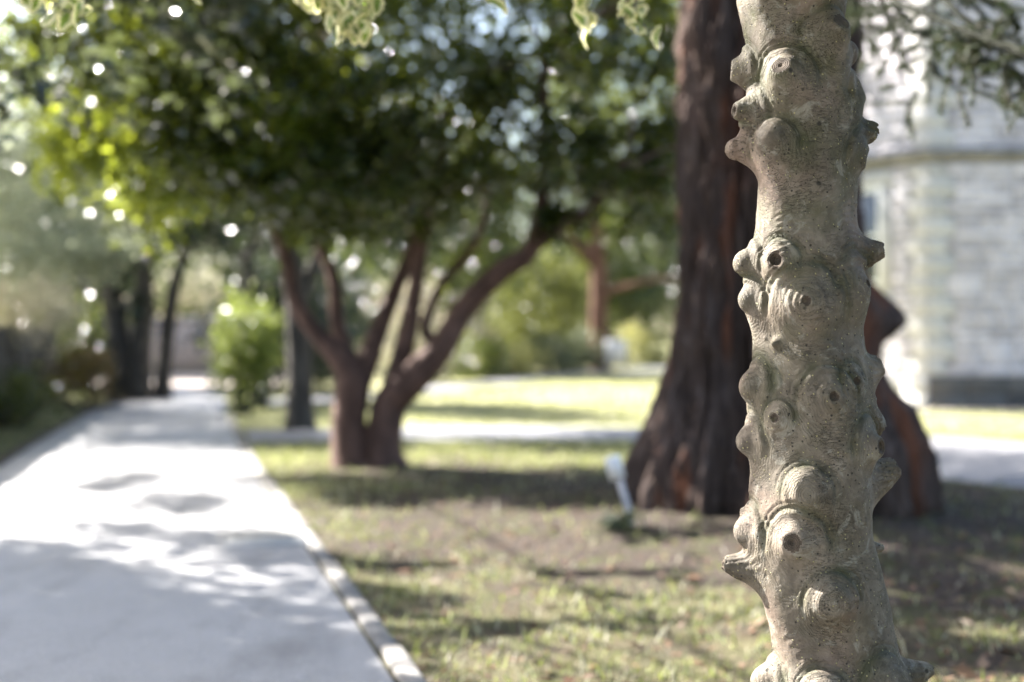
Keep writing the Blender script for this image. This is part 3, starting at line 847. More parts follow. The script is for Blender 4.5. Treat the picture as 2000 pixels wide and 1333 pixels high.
for (along, out, quo, smax) in ((df, nf, quoin_f, 1.75), (dl, nl, quoin_l, 1.9)):
    z = .46
    while z < 5.95:
        h = random.choice((.11, .12, .13, .14))
        if z < ZS-.12 < z+h+.03: h = ZS-.12-z
        if abs(z-(ZS-.12)) < .015: z = ZS+.09; continue
        s = qlen(quo, z, z+h)+.012
        while s < smax:
            Ls = random.uniform(.22, .6)
            e = s+Ls
            if along is dl and z+h > WZ0-.2 and z < WZ1+.2 and e > WS0-.17:
                e = WS0-.17
                if e-s > .06: stone('stone', M_stone, C0, along, out, s, e-.01, z, z+h-.012, random.uniform(.01, .024)); nst += 1
                break
            stone('stone', M_stone, C0, along, out, s, e-.012, z, z+h-.012, random.uniform(.01, .026)); nst += 1
            s = e
        z += h
# plinth blocks
for (along, out) in ((df, nf), (dl, nl)):
    s = .0025
    while s < 2.4:
        e = s+random.uniform(.4, .7)
        for (z0, z1) in ((-.05, .2), (.206, .452)):
            stone('plinth_block', M_plinth if along is df else M_ash, C0, along, out, s, e-.008, z0, z1, .07 if z0 < 0 else .064, ch=.015)  # left facet gets the pale ashlar colour to imitate sunlight on it
        s = e
# string course, moulded, mitred at the corner
def course(o2, along, out, s1, name, zc, prof, mat, smit):
    v = []
    for s in (0, 1):
        for (h, zz) in prof:
            p = o2 + along*(s1 if s else -smit*h) + out*h
            v.append((p[0], p[1], zc+zz))
    n = len(prof)
    f = [(j, (j+1) % n, n+(j+1) % n, n+j) for j in range(n)]
    return put(name, mesh_np(name, np.array(v), np.array(f)), mat, bl)
prof = [(-.03, -.11), (.03, -.11), (.05, -.06), (.11, -.03), (.12, .03), (.02, .085), (-.03, .085)]
mit = math.tan(.5*math.acos(float(nf@nl)))
course(C0, df, nf, 9, 'string_course', ZS, prof, M_string, mit)
course(C0, dl, nl, 2.4, 'string_course', ZS, prof, M_string, mit)
# window
wroot = stone('window', M_glass, C0, dl, nl, WS0, WS0+1.0, WZ0, WZ1, .004, ch=.001)
for (s0, s1, z0, z1) in ((WS0-.16, WS0-.002, WZ0-.1, WZ1+.0), (WS0+1.002, WS0+1.16, WZ0-.1, WZ1), (WS0-.2, WS0+1.2, WZ1+.002, WZ1+.22), (WS0-.2, WS0+1.2, WZ0-.28, WZ0-.102)):
    stone('window_surround', M_ash, C0, dl, nl, s0, s1, z0, z1, .035, ch=.012)
for (s0, s1, z0, z1) in ((WS0+.001, WS0+.07, WZ0, WZ1), (WS0+.93, WS0+.999, WZ0, WZ1), (WS0+.072, WS0+.928, WZ1-.08, WZ1-.001), (WS0+.072, WS0+.928, WZ0+.001, WZ0+.08), (WS0+.072, WS0+.928, (WZ0+WZ1)/2-.025, (WZ0+WZ1)/2+.025)):
    o = stone('window_frame', M_white, C0, dl, nl, s0, s1, z0, z1, .02, ch=.004)

# ------------------------------------------------------------------ redwood
def redwood():
    root = thing('redwood_tree', 'great redwood with a flared, ridged red-brown trunk behind the knobbly one', 'tree', (RED_C[0], RED_C[1], 0))
    zz = np.concatenate([np.linspace(-.12, 2.9, 230), np.linspace(2.95, 13, 60)])
    nth = 800
    th = np.linspace(0, 2*pi, nth, endpoint=False)
    Zg, Tg = np.meshgrid(zz, th, indexing='ij')
    k = RED_C[1]/F_PX
    zk = np.array([-.2, 0.0, .12, .3, .55, .85, 1.1, 1.4, 2.0, 3.0, 13])
    pyk = 666.5 - (zk-CAM_H)/k
    py_l = [(1030,1248),(1000,1248),(950,1252),(900,1263),(850,1277),(800,1293),(760,1305),(700,1321),(600,1333),(500,1336),(0,1337),(-4000,1400)]
    py_r = [(1030,1812),(1000,1812),(960,1808),(900,1800),(860,1790),(800,1763),(750,1722),(700,1700),(600,1684),(500,1672),(0,1664),(-4000,1600)]
    def prof(lst, py):
        a = np.array(sorted(lst)); return np.interp(py, a[:, 0], a[:, 1])
    PY = 666.5-(zz-CAM_H)/k
    xl = (prof(py_l, PY)-1000)*k; xr = (prof(py_r, PY)-1000)*k
    cx = (xl+xr)/2; r = (xr-xl)/2
    R = np.repeat(r[:, None], nth, 1)
    flare = sstep(1.3, 0.0, Zg)
    R *= 1+flare*.075*np.sin(Tg*7+.6+.8*np.sin(Tg*2)) + flare*.04*np.sin(Tg*13+1)
    # fibrous ridges: ridged noise, long in z, slightly spiralling
    tw = Tg + .06*np.sin(Zg*1.3) + .05*fbm(np.cos(Tg)*2, np.sin(Tg)*2, Zg*.9)
    X, Yv = np.cos(tw), np.sin(tw)
    ridge = 0
    for (fr, zf, am) in ((4.5, .5, .05), (10, .8, .055), (22, 1.3, .03), (46, 2.0, .022), (85, 3.0, .012)):
        n = vnoise(X*fr+3, Yv*fr+7, Zg*zf*2)
        ridge = ridge + am*(1-2.2*np.abs(n))
    R = R + ridge - .085
    # burl on the right
    dth = np.angle(np.exp(1j*(Tg-radians(-8))))
    R += .17*np.exp(-(dth/.42)**2)*np.where(Zg > 1.06, np.exp(-((Zg-1.06)/.16)**2), np.exp(-((Zg-1.06)/.09)**2))
    V = np.stack([cx[:, None]+R*np.cos(Tg), RED_C[1]+R*np.sin(Tg), Zg+0*R], -1).reshape(-1, 3)
    m = len(zz); i = np.arange(m-1)[:, None]; j = np.arange(nth)[None, :]
    q = np.stack([i*nth+j, i*nth+(j+1) % nth, (i+1)*nth+(j+1) % nth, (i+1)*nth+j], -1).reshape(-1, 4)
    me = mesh_np('trunk', V, q, True)
    a = me.attributes.new('ridge', 'FLOAT', 'POINT'); a.data.foreach_set('value', ridge.astype(np.float32).ravel())
    M, nt, ns, ln, b = newmat('redwood_bark')
    v = coords(nt, (1, 1, .12))
    n1 = noise(nt, v, 22, 5, .6, .5); n2 = noise(nt, v, 6, 3, .5, .4)
    at = N(nt, 'ShaderNodeAttribute', attribute_name='ridge')
    c = ramp(nt, n1, [(.3, (.036, .026, .022)), (.55, (.088, .064, .055)), (.75, (.17, .132, .118))])
    c = mix(nt, ramp(nt, n2, [(.55, (0, 0, 0)), (.68, (.85, .85, .85))]), c, (.17, .068, .038))
    ln.new(c, b.inputs['Base Color']); b.inputs['Roughness'].default_value = .95; b.inputs['Specular IOR Level'].default_value = .12
    ln.new(bump(nt, n1, .8, .02), b.inputs['Normal'])
    put('trunk', me, M, root)
    # high crown of drooping needle boughs
    g = Geo(); blobs = []
    r2 = np.random.default_rng(5)
    for i in range(22):
        z = r2.uniform(4.6, 11); a = r2.uniform(0, 2*pi); Lb = r2.uniform(1.2, 2.6)*(1.2-z/18)
        e = np.array([RED_C[0]+cos(a)*Lb, RED_C[1]+sin(a)*Lb, z-.5])
        g.add(*tube([(RED_C[0], RED_C[1], z), ((RED_C[0]+e[0])/2, (RED_C[1]+e[1])/2, z+.05), e], [.09, .06, .02], 7, 5, .1))
        blobs.append((e, (.8, .8, .35), 1))
    put('bough', g.mesh('bough', True), M, root)
    me, C = crown_mesh('crown', blobs, 9000, .16, asp=.22, clumps=110, sig=.25, seed=6, droop=.3)
    put('crown', me, M_needle, root)
    # low bough that droops into the upper right of the frame
    def bough(pix, rad):
        pts = [P(x, y, Y) for x, y, Y in pix]
        return tube(pts, rad, 8, 8, .06), catmull(pts, 8)
    gb = Geo(); tw = Geo(); NV, NF = [], []
    A, ca = bough([(1560,-420,6.9),(1640,-120,5.6),(1735,-8,4.7),(1850,45,4.4),(2000,108,4.15),(2160,190,4.0)], [.03,.016,.010,.009,.008,.005])
    gb.add(*A)
    B, cb = bough([(1700,-150,5.2),(1840,-5,4.6),(1920,60,4.45),(2010,105,4.2)], [.013,.010,.008,.006]); gb.add(*B)
    put('low_bough', gb.mesh('low_bough', True), bark_mat('mossy_twig_bark', (.008,.009,.005), (.018,.02,.011), None, 1, 20), root)
    sprays = [(1700,60,5.6),(1690,130,5.5),(1740,30,5.2),(1760,100,5.1),(1790,70,5.0),(1820,140,4.9),(1850,165,4.7),(1880,120,4.6),(1830,20,5.0),(1900,150,4.6),(1930,60,4.5),(1945,20,4.6),(1960,150,4.5),(1985,160,4.4),(1990,40,4.4),(1900,10,4.9),(1720,190,5.4),(1775,215,5.1),(1870,185,4.7),(1690,20,5.7),(1655,40,5.8),(1810,105,5.0),(1850,150,4.8),(2040,120,4.2),(2030,200,4.2),(1960,200,4.4)]
    nv = 0
    for (x, y, Y) in sprays:
        e = P(x, y, Y)
        src = np.vstack([ca, cb]); s0 = src[np.argmin(np.linalg.norm(src-e, axis=1)+.4*np.abs(src[:, 2]-e[2]-.05))]
        mid = (s0+e)/2+np.array([0, 0, .03])
        v, f = tube([s0, mid, e], [.005, .003, .0012], 5, 6, 0); tw.add(v, f)
        ln2 = catmull([s0, mid, e], 12)
        for sub in range(7):
            p0 = ln2[r2.integers(8, len(ln2))]; dv = r2.normal(size=3)*np.array([.1, .07, .045])+np.array([.02, 0, -.045])
            v, f = tube([p0, p0+dv*.6+[0, 0, .01], p0+dv], [.002, .0014, .0008], 4, 4, 0); tw.add(v, f)
            m = 170
            t = r2.random(m); c = p0+dv*t[:, None]+[0, 0, .004]
            d = np.cross(dv, r2.normal(size=(m, 3))); d /= np.linalg.norm(d, axis=1)[:, None]; d += dv/np.linalg.norm(dv)*.7
            Ln = r2.uniform(.010, .02, m)[:, None]; wv = np.cross(d, r2.normal(size=(m, 3))); wv = wv/np.linalg.norm(wv, axis=1)[:, None]*.0014
            NV.append(np.stack([c-wv, c+wv, c+d*Ln+wv*.4, c+d*Ln-wv*.4], 1).reshape(-1, 3)); NF.append(np.arange(m*4).reshape(-1, 4)+nv); nv += m*4
    put('twigs', tw.mesh('twigs', True), M_bark_dark, root)
    put('needles', mesh_np('needles', np.vstack(NV), np.vstack(NF)), leaf_mat('yew_needle', [(.012,.022,.012),(.022,.036,.018),(.04,.055,.02),(.09,.06,.035)], (.1,.15,.03), .12, .5, .2), root)
redwood()

limbs = [([(2.2,-2.6,-.05),(2.2,-2.6,1.0),(2.25,-2.6,2.2),(2.1,-2.5,3.6)], [.3,.24,.2,.08]), ([(2.2,-2.6,1.6),(1.5,-2.0,2.6),(.9,-1.4,3.2)], [.12,.09,.03]), ([(2.2,-2.6,1.8),(3.1,-2.0,2.8),(3.6,-1.2,3.3)], [.12,.09,.03])]  # made-up yew out of view, blocks sky light on trunk and lawn
tree('added_shade_yew', 'dark yew added unseen behind the viewer to shade trunk and lawn', 'tree', (2.2, -2.6), limbs, (M_bark_red, M_needle),
     [((2.0,-2.4,3.4),(2.6,1.8,1.7),3), ((.6,-1.6,3.3),(1.6,1.0,.9),1), ((3.4,-.9,3.2),(1.5,1.0,1.0),1), ((-1.5,-2.6,3.6),(1.6,1.2,.9),1)], 30000, .14, asp=.35, clumps=150, sig=.17, shell=.3, seed=131)
# plant label on a leaning stake, and a weed beside it
lb = thing('plant_label', 'white plant label on a leaning stake beside the redwood foot', 'label', (P(1240,1010,7.0)[0], 6.95, 0))
M_lab = plain_mat('white_plastic', (.74, .73, .74), (.8, .79, .8), 5, .5, .0)
M_stk = plain_mat('grey_stake', (.42, .4, .42), (.5, .48, .5), 9, .7, .0)
v, f = box(-.016, .016, -.006, .006, -.08, .36); obj('stake', mesh_np('stake', v, f), M_stk, lb)
v, f = box(-.058, .020, -.012, -.007, .29, .405, .002); o = obj('plate', mesh_np('plate', v, f), M_lab, lb); o.rotation_euler = (0, radians(2), 0)
lb.rotation_euler = (0, radians(-16), 0)
c = P(1215, 1040, 6.9)
shrub('weed_tuft', 'small green weed tuft at the foot of the plant label', (c[0], c[1], .06), (.12,.1,.06), M_lf_grey, 160, .05, 121, cat='weed', clumps=12)

# ------------------------------------------------------------------ the knobbly holly trunk (in focus)
def build_holly():
    AX_Y = 2.40
    k = AX_Y/F_PX
    root = thing('holly_tree', 'pale knobbly holly trunk covered in sawn branch stubs, sharp in front', 'tree', (HOLLY_C[0], AX_Y, 0))
    # trunk core: pixel row -> centre x, radius
    prof = np.array([(-260,1560,92),(-60,1552,100),(0,1549,104),(60,1551,92),(150,1562,98),(240,1572,102),(340,1573,99),(420,1570,97),(500,1575,104),(580,1575,106),
                     (660,1577,102),(740,1582,112),(820,1584,120),(900,1588,116),(960,1586,120),(1040,1584,120),(1120,1600,120),(1180,1612,119),(1240,1623,116),(1285,1629,120),
                     (1333,1630,134),(1420,1628,142),(1560,1622,150),(1700,1615,175),(1770,1612,215),(1800,1612,250)], float)
    pz = CAM_H + (666.5-prof[:, 0])*k
    o = np.argsort(pz); pz, pcx, prd = pz[o], ((prof[:, 1]-1000)*k)[o], (prof[:, 2]*k)[o]
    # smooth profile
    zf = np.linspace(-.06, 1.80, 900)
    def sm(a):
        y = np.interp(zf, pz, a); w = np.hanning(31); w /= w.sum()
        return np.convolve(np.pad(y, 15, 'edge'), w, 'valid')
    fcx, frd = sm(pcx), sm(prd)
    # knobs: px, py of the tip, extra length px, tip radius, body radius, body drop (px, + = body below tip), kind, back (behind silhouette)
    K = [
        (1620,66,30,20,46,45,'cut',0), (1504,149,26,21,46,42,'pith',0), (1433,135,0,20,42,4,'cut',.12), (1430,222,0,15,46,4,'hole',-.25),
        (1434,292,0,22,38,-6,'round',0), (1490,285,16,26,40,28,'round',0), (1664,98,0,26,40,8,'round',.35), (1686,180,12,20,46,26,'cut',-.35),
        (1712,252,0,17,34,14,'stub',.1), (1692,310,14,19,48,-10,'cut',-.3), (1452,515,0,26,38,2,'round',-.05), (1498,513,18,19,34,8,'hole',0),
        (1724,488,0,17,38,10,'stub',.1), (1550,592,20,14,56,6,'eye',0), (1679,556,16,14,52,20,'eye',0), (1457,588,0,20,36,10,'round',-.15),
        (1697,580,0,12,26,8,'stub',.3), (1499,672,4,6,9,0,'nub',0), (1718,712,0,20,42,34,'stub',.05), (1648,742,8,12,30,6,'eye',0),
        (1598,770,22,16,44,4,'eye',0), (1462,755,0,26,44,8,'round',-.15), (1496,812,10,15,26,0,'eye',0), (1723,838,0,15,40,-30,'stub',.05),
        (1700,866,24,18,46,6,'hole',0), (1457,862,0,24,42,0,'round',-.05), (1551,945,14,32,44,14,'heal',0), (1522,1043,22,21,48,4,'pith',0),
        (1752,912,0,20,48,46,'stub',.1), (1452,1036,0,24,44,6,'round',-.05), (1418,1102,0,15,40,18,'stub',.05), (1597,1152,18,34,46,0,'heal',0),
        (1720,1072,0,8,16,0,'nub',.1), (1575,1325,14,28,42,14,'heal',0), (1722,1312,12,30,52,8,'heal',0), (1822,1312,0,13,40,16,'stub',.1),
        (1487,1330,0,30,46,12,'round',-.1), (1453,998,0,5,9,0,'nub',0), (1510,1440,16,30,46,4,'heal',0), (1690,1470,20,22,46,4,'cut',0), (1570,1580,20,22,46,4,'cut',0), (1570,-90,26,22,46,20,'cut',0), (1640,-150,26,22,46,20,'cut',0)]
    knobs = []
    for (x, y, ln, tr, br, drop, kind, back) in K:
        if kind == 'round': br *= 1.15
        if kind in ('eye', 'pith', 'hole') and ln: br *= 1.12
        Z = CAM_H+(666.5-y)*k; X = (x-1000)*k
        cx, r = np.interp(Z, zf, fcx), np.interp(Z, zf, frd)
        if ln == 0:          # on the outline
            R = abs(X-cx)+3*k-(tr*k*.3 if kind == 'round' else 0); sgn = 1 if X > cx else -1
            th = sgn*(pi/2)+sgn*back
            T = np.array([cx+sin(th)*R/abs(sin(th)), AX_Y-cos(th)*R, Z])
        else:
            R = r+ln*k
            st = np.clip((X-cx)/R, -.97, .97); th = math.asin(st) + (0 if back == 0 else 0)
            T = np.array([cx+sin(th)*R, AX_Y-cos(th)*R, Z])
        Zb = Z-drop*k
        cb, rb = np.interp(Zb, zf, fcx), np.interp(Zb, zf, frd)
        din = max(rb*.80-br*k*.3, .02)
        B = np.array([cb+sin(th)*din, AX_Y-cos(th)*din, Zb])
        ax = T-B; Lk = np.linalg.norm(ax); ax = ax/Lk
        knobs.append(dict(T=T, B=B, ax=ax, L=Lk, tr=tr*k, br=br*k, kind=kind, th=th, x=x, y=y))
    h = .0026
    lo = np.array([.30, AX_Y-.235, -.05]); hi = np.array([.80, AX_Y+.20, 1.74])
    n3 = np.ceil((hi-lo)/h).astype(int)
    gx = (lo[0]+h*np.arange(n3[0])).astype(np.float32); gy = (lo[1]+h*np.arange(n3[1])).astype(np.float32); gz = (lo[2]+h*np.arange(n3[2])).astype(np.float32)
    def core(x, y, z):
        cx = np.interp(z, zf, fcx).astype(np.float32); r = np.interp(z, zf, frd).astype(np.float32)
        dx, dy = x-cx, y-AX_Y
        th = np.arctan2(dy, dx)
        wob = .0035*np.sin(3*th+z*7.0)+.003*np.sin(2*th-z*11)+.002*np.sin(5*th+z*17)
        base = np.clip((.25-z)/.25, 0, 1)
        wob = wob+base*base*.03*np.sin(5*th+.7)
        return np.sqrt(dx*dx+dy*dy)-r-wob.astype(np.float32)
    def knob_sdf(kb, x, y, z):
        px, py, pz_ = x-kb['B'][0], y-kb['B'][1], z-kb['B'][2]
        a = kb['ax']
        t = px*a[0]+py*a[1]+pz_*a[2]
        hh = np.clip(t/kb['L'], 0, 1)
        qx, qy, qz = px-a[0]*hh*kb['L'], py-a[1]*hh*kb['L'], pz_-a[2]*hh*kb['L']
        e = hh**1.4 if kb['kind'] in ('stub', 'cut', 'hole', 'pith') else hh**2.2
        d = np.sqrt(qx*qx+qy*qy+qz*qz)-(kb['br']*(1-e)+kb['tr']*e)
        if kb['kind'] in ('cut', 'hole', 'pith', 'stub', 'eye', 'heal'):
            pl = t-kb['L']-(.0 if kb['kind'] != 'heal' else kb['tr']*.35)
            if kb['kind'] == 'stub': pl = pl+.004*np.sin(x*420+z*300)*np.sin(y*380+z*260)
            kk = .02 if kb['kind'] == 'heal' else .007 if kb['kind'] == 'eye' else .0035
            hm = np.maximum(kk-np.abs(d-pl), 0)/kk
            d = np.maximum(d, pl)+hm*hm*kk*.25
        return d
    def smin(a, b, kk):
        hm = np.maximum(kk-np.abs(a-b), 0)/kk
        return np.minimum(a, b)-hm*hm*kk*.25
    KK = .026
    def carve(kb, F, x, y, z):
        if kb['kind'] in ('hole', 'eye', 'pith'):
            rr = kb['tr']*{'hole': .58, 'eye': .5, 'pith': .24}[kb['kind']]
            c = kb['T']+kb['ax']*rr*(.15 if kb['kind'] == 'hole' else .45 if kb['kind'] == 'eye' else .2)
            s = rr-np.sqrt((x-c[0])**2+(y-c[1])**2+(z-c[2])**2)
            hm = np.maximum(.003-np.abs(F-s), 0)/.003
            return np.maximum(F, s)+hm*hm*.003*.25
        return F
    Fg = core(gx[:, None, None], gy[None, :, None], gz[None, None, :]).astype(np.float32)
    for kb in knobs:
        m = max(kb['br'], kb['tr'])+.034+.012
        a = np.minimum(kb['B'], kb['T'])-m; b = np.maximum(kb['B'], kb['T'])+m
        sl = []
        for ax_, g in enumerate((gx, gy, gz)):
            sl.append(slice(max(0, int((a[ax_]-lo[ax_])/h)), max(0, min(len(g), int((b[ax_]-lo[ax_])/h)+2))))
        if any(s.stop <= s.start for s in sl): continue
        x, y, z = gx[sl[0], None, None], gy[None, sl[1], None], gz[None, None, sl[2]]
        kk = .012 if kb['kind'] == 'nub' else .034 if kb['kind'] in ('round', 'heal') else KK
        sub = smin(Fg[sl[0], sl[1], sl[2]], knob_sdf(kb, x, y, z), kk)
        Fg[sl[0], sl[1], sl[2]] = carve(kb, sub, x, y, z)
    # ---- surface nets
    sgn = Fg < 0
    cnt = np.zeros(tuple(n3-1), np.int8)
    for a in (0, 1):
        for b in (0, 1):
            for c in (0, 1):
                cnt += sgn[a:n3[0]-1+a, b:n3[1]-1+b, c:n3[2]-1+c]
    I, J, L = np.nonzero((cnt > 0) & (cnt < 8))
    del cnt
    idx = np.full(tuple(n3-1), -1, np.int32); idx[I, J, L] = np.arange(len(I))
    acc = np.zeros((len(I), 3)); num = np.zeros(len(I))
    cor = [(a, b, c) for a in (0, 1) for b in (0, 1) for c in (0, 1)]
    for p in cor:
        for q_ in cor:
            if sum(abs(np.array(p)-np.array(q_))) == 1 and p < q_:
                f0 = Fg[I+p[0], J+p[1], L+p[2]]; f1 = Fg[I+q_[0], J+q_[1], L+q_[2]]
                m = (f0 < 0) != (f1 < 0)
                t = np.where(m, f0/(f0-f1+1e-12), 0)
                acc += np.where(m[:, None], np.array(p)+(np.array(q_)-np.array(p))*t[:, None], 0); num += m
    V = lo+h*(np.stack([I, J, L], -1)+acc/num[:, None])
    quads = []
    for ax_ in range(3):
        u, w = [(1, 2), (2, 0), (0, 1)][ax_]
        s0 = [slice(None)]*3; s1 = [slice(None)]*3; s0[ax_] = slice(0, -1); s1[ax_] = slice(1, None)
        E = sgn[tuple(s0)] != sgn[tuple(s1)]
        e = np.stack(np.nonzero(E), -1)
        ok = (e[:, u] > 0) & (e[:, w] > 0) & (e[:, u] < n3[u]-1) & (e[:, w] < n3[w]-1)
        e = e[ok]
        pos = sgn[e[:, 0], e[:, 1], e[:, 2]]
        def at(du, dw):
            c = e.copy(); c[:, u] -= du; c[:, w] -= dw
            return idx[c[:, 0], c[:, 1], c[:, 2]]
        qd = np.stack([at(1, 1), at(0, 1), at(0, 0), at(1, 0)], -1)
        qd[~pos] = qd[~pos][:, ::-1]
        quads.append(qd)
    Q = np.vstack(quads)
    del idx, sgn
    # trilinear gradient at vertices -> normals
    gI = np.clip(((V-lo)/h), 1.01, np.array(n3)-2.02)
    def samp(off):
        g = gI+off; b = np.floor(g).astype(int); fr = g-b; r = 0
        for p in cor:
            wgt = np.prod(np.where(np.array(p), fr, 1-fr), 1)
            r = r+wgt*Fg[b[:, 0]+p[0], b[:, 1]+p[1], b[:, 2]+p[2]]
        return r
    G = np.stack([samp(np.eye(3)[a])-samp(-np.eye(3)[a]) for a in range(3)], -1)
    Nn = G/(np.linalg.norm(G, axis=1)[:, None]+1e-9)
    V = V-Nn*np.clip(samp(np.zeros(3)), -.002, .002)[:, None]
    del Fg
    # ---- bark folds round the knobs, and the cut faces
    ring = np.full(len(V), 9.0); cap = np.full(len(V), -1); disp = np.zeros(len(V)); moss = np.zeros(len(V)); hollow = np.zeros(len(V))
    for ki, kb in enumerate(knobs):
        cpt = kb['B']*.45+kb['T']*.55
        sel = np.nonzero(np.linalg.norm(V-cpt, axis=1) < kb['br']*2.6+.02)[0]
        if not len(sel): continue
        p = V[sel]
        out = np.array([sin(kb['th']), -cos(kb['th']), 0])
        t1 = np.array([cos(kb['th']), sin(kb['th']), 0])
        rel = p-cpt
        u = rel@t1; w = rel[:, 2]
        face = sstep(.0, .5, Nn[sel]@out*.7+.35)
        rel_o = rel@out
        nz = fbm(p[:, 0]*45, p[:, 1]*45, p[:, 2]*45, 2)
        Rb = kb['br']*1.12
        rho = np.hypot(u*1.05, np.where(w > 0, w, w*.72))/Rb*(1+.07*nz)
        t = (p-kb['B'])@kb['ax']; perp = np.linalg.norm((p-kb['B'])-t[:, None]*kb['ax'], axis=1)
        near = face*(rel_o > -kb['br']*1.2)
        if kb['kind'] not in ('nub', 'stub'):
            br_up = sstep(-.75, .25, w/Rb)
            groove = np.exp(-((rho-1.12)/.085)**2)*br_up+.6*np.exp(-((rho-1.3)/.05)**2)*sstep(-.2, .5, w/Rb)
            lip = np.exp(-((rho-.93)/.1)**2)*br_up
            disp[sel] += near*(-.0034*groove+.0018*lip)
            moss[sel] = np.maximum(moss[sel], near*np.exp(-((rho-1.13)/.2)**2)*br_up)
            win = np.exp(-((rho-1.1)/.45)**2)*near
            disp[sel] += .00025*np.sin(rho*Rb/.0082*2*pi+nz*4)*win*sstep(-.1, .5, w/Rb)*sstep(-.2, .4, nz)
        else:
            win = np.exp(-((rho-.8)/.6)**2)*near
            if kb['kind'] == 'stub':       # wrinkles run along the stub's neck
                ang = np.arctan2(rel[:, 2], rel@np.array([cos(kb['th']), sin(kb['th']), 0])+1e-9)
                disp[sel] += .0007*np.sin(ang*16+nz*1.5)*np.exp(-((t/kb['L']-.7)/.35)**2)*near
        ring[sel] = np.where(near > .3, np.minimum(ring[sel], rho), ring[sel])
        if kb['kind'] in ('heal', 'eye'):
            rt = perp/kb['tr']
            disp[sel] += np.where(t > kb['L']*.75, .0005*np.cos(rt*2*pi*1.25+nz*2), 0)*near
        if kb['kind'] in ('cut', 'hole', 'pith', 'stub', 'eye'):
            fr = {'cut': .92, 'hole': 1.0, 'pith': .92, 'stub': .95, 'eye': .72}[kb['kind']]
            c = (perp < kb['tr']*fr*(1+.1*nz)) & (t > kb['L']-kb['tr']*(.9 if kb['kind'] in ('hole', 'eye') else .35))
            cap[sel[c]] = ki
            hollow[sel[c]] = 1-np.clip(perp[c]/(kb['tr']*fr), 0, 1)
    disp += .0012*fbm(V[:, 0]*30, V[:, 1]*30, V[:, 2]*18)+.0006*fbm(V[:, 0]*120, V[:, 1]*120, V[:, 2]*90, 2)
    # knots, nicks and small warts
    r = np.random.default_rng(12)
    for i in range(150):
        c = V[r.integers(len(V))]
        sel = np.nonzero(np.abs(V-c).max(1) < .016)[0]
        d = np.linalg.norm(V[sel]-c, axis=1)
        disp[sel] += r.choice([-.0022, .0024, .0016])*np.exp(-(d/r.uniform(.0028, .0055))**2)
    V = V+Nn*disp[:, None]
    me = mesh_np('trunk', V, Q, True)
    for nm, arr in (('ring', ring), ('moss', moss), ('capf', hollow)):
        a = me.attributes.new(nm, 'FLOAT', 'POINT'); a.data.foreach_set('value', arr.astype(np.float32))
    # ---- materials
    M, nt, ns, ln, b = newmat('holly_bark')
    v = coords(nt)
    n1 = noise(nt, v, 9, 6, .62, .3); n2 = noise(nt, v, 55, 6, .65); n3_ = noise(nt, v, 260, 3, .6)
    c = ramp(nt, n1, [(.34, (.05, .039, .027)), (.5, (.122, .098, .072)), (.66, (.235, .195, .155))])
    c = mix(nt, .42, c, ramp(nt, n2, [(.3, (.052, .042, .031)), (.5, (.125, .103, .079)), (.72, (.255, .22, .178))]))
    pk = noise(nt, v, 5, 3, .5)
    c = mix(nt, ramp(nt, pk, [(.48, (0, 0, 0)), (.64, (.6, .6, .6))]), c, (.2, .135, .105))
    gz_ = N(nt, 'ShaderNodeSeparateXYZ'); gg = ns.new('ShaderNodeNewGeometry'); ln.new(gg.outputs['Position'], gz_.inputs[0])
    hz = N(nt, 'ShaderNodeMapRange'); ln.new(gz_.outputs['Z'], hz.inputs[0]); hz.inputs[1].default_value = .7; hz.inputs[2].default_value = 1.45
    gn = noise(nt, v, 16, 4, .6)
    gmask = math_n(nt, 'MULTIPLY', ramp(nt, gn, [(.42, (0, 0, 0)), (.68, (1, 1, 1))]), math_n(nt, 'MULTIPLY_ADD', hz.outputs[0], .6, .22))  # green algae tint, strengthened upward to paint in the crown's shade
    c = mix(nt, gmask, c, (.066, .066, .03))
    lch = ramp(nt, noise(nt, v, 24, 5, .7, .8), [(.56, (0, 0, 0)), (.64, (.55, .55, .55))])
    c = mix(nt, lch, c, (.27, .255, .215))
    stn = ramp(nt, noise(nt, coords(nt, (1, 1, .3)), 17, 4, .6, .3), [(.55, (0, 0, 0)), (.7, (.6, .6, .6))])
    c = mix(nt, stn, c, (.06, .05, .038))
    mo = N(nt, 'ShaderNodeAttribute', attribute_name='moss')
    mm = math_n(nt, 'MULTIPLY', mo.outputs['Fac'], ramp(nt, gn, [(.3, (.15, .15, .15)), (.65, (.85, .85, .85))]))
    c = mix(nt, mm, c, (.045, .048, .02))
    def dots(scale, thr, thr2, seed):
        vv = ns.new('ShaderNodeMapping'); vv.inputs['Location'].default_value = (seed, seed*.7, seed*.3); ln.new(v, vv.inputs[0])
        vo = voro(nt, vv.outputs[0], scale)
        sp = N(nt, 'ShaderNodeSeparateColor'); ln.new(vo.outputs['Color'], sp.inputs[0])
        size = math_n(nt, 'MULTIPLY_ADD', sp.outputs[0], thr2-thr, thr)
        d = math_n(nt, 'SUBTRACT', size, vo.outputs['Distance'])
        return math_n(nt, 'MULTIPLY', d, 9.0, clamp=True)
    dd = dots(140, -.16, .3, 1.3); dp = dots(150, -.12, .3, 4.7); db = dots(40, -.22, .22, 8.1)
    c = mix(nt, dd, c, (.03, .026, .02))
    c = mix(nt, dp, c, (.36, .32, .17))
    c = mix(nt, db, c, (.035, .03, .023))
    # fine scratches and cracks running round the stem
    sc = noise(nt, coords(nt, (1, 1, 3.2)), 42, 4, .7, 1.2)
    ck = ramp(nt, sc, [(.485, (0, 0, 0)), (.5, (1, 1, 1)), (.515, (0, 0, 0))])
    ckm = math_n(nt, 'MULTIPLY', ck, ramp(nt, noise(nt, v, 13, 2), [(.46, (0, 0, 0)), (.58, (.85, .85, .85))]))
    c = mix(nt, ckm, c, (.085, .073, .055))
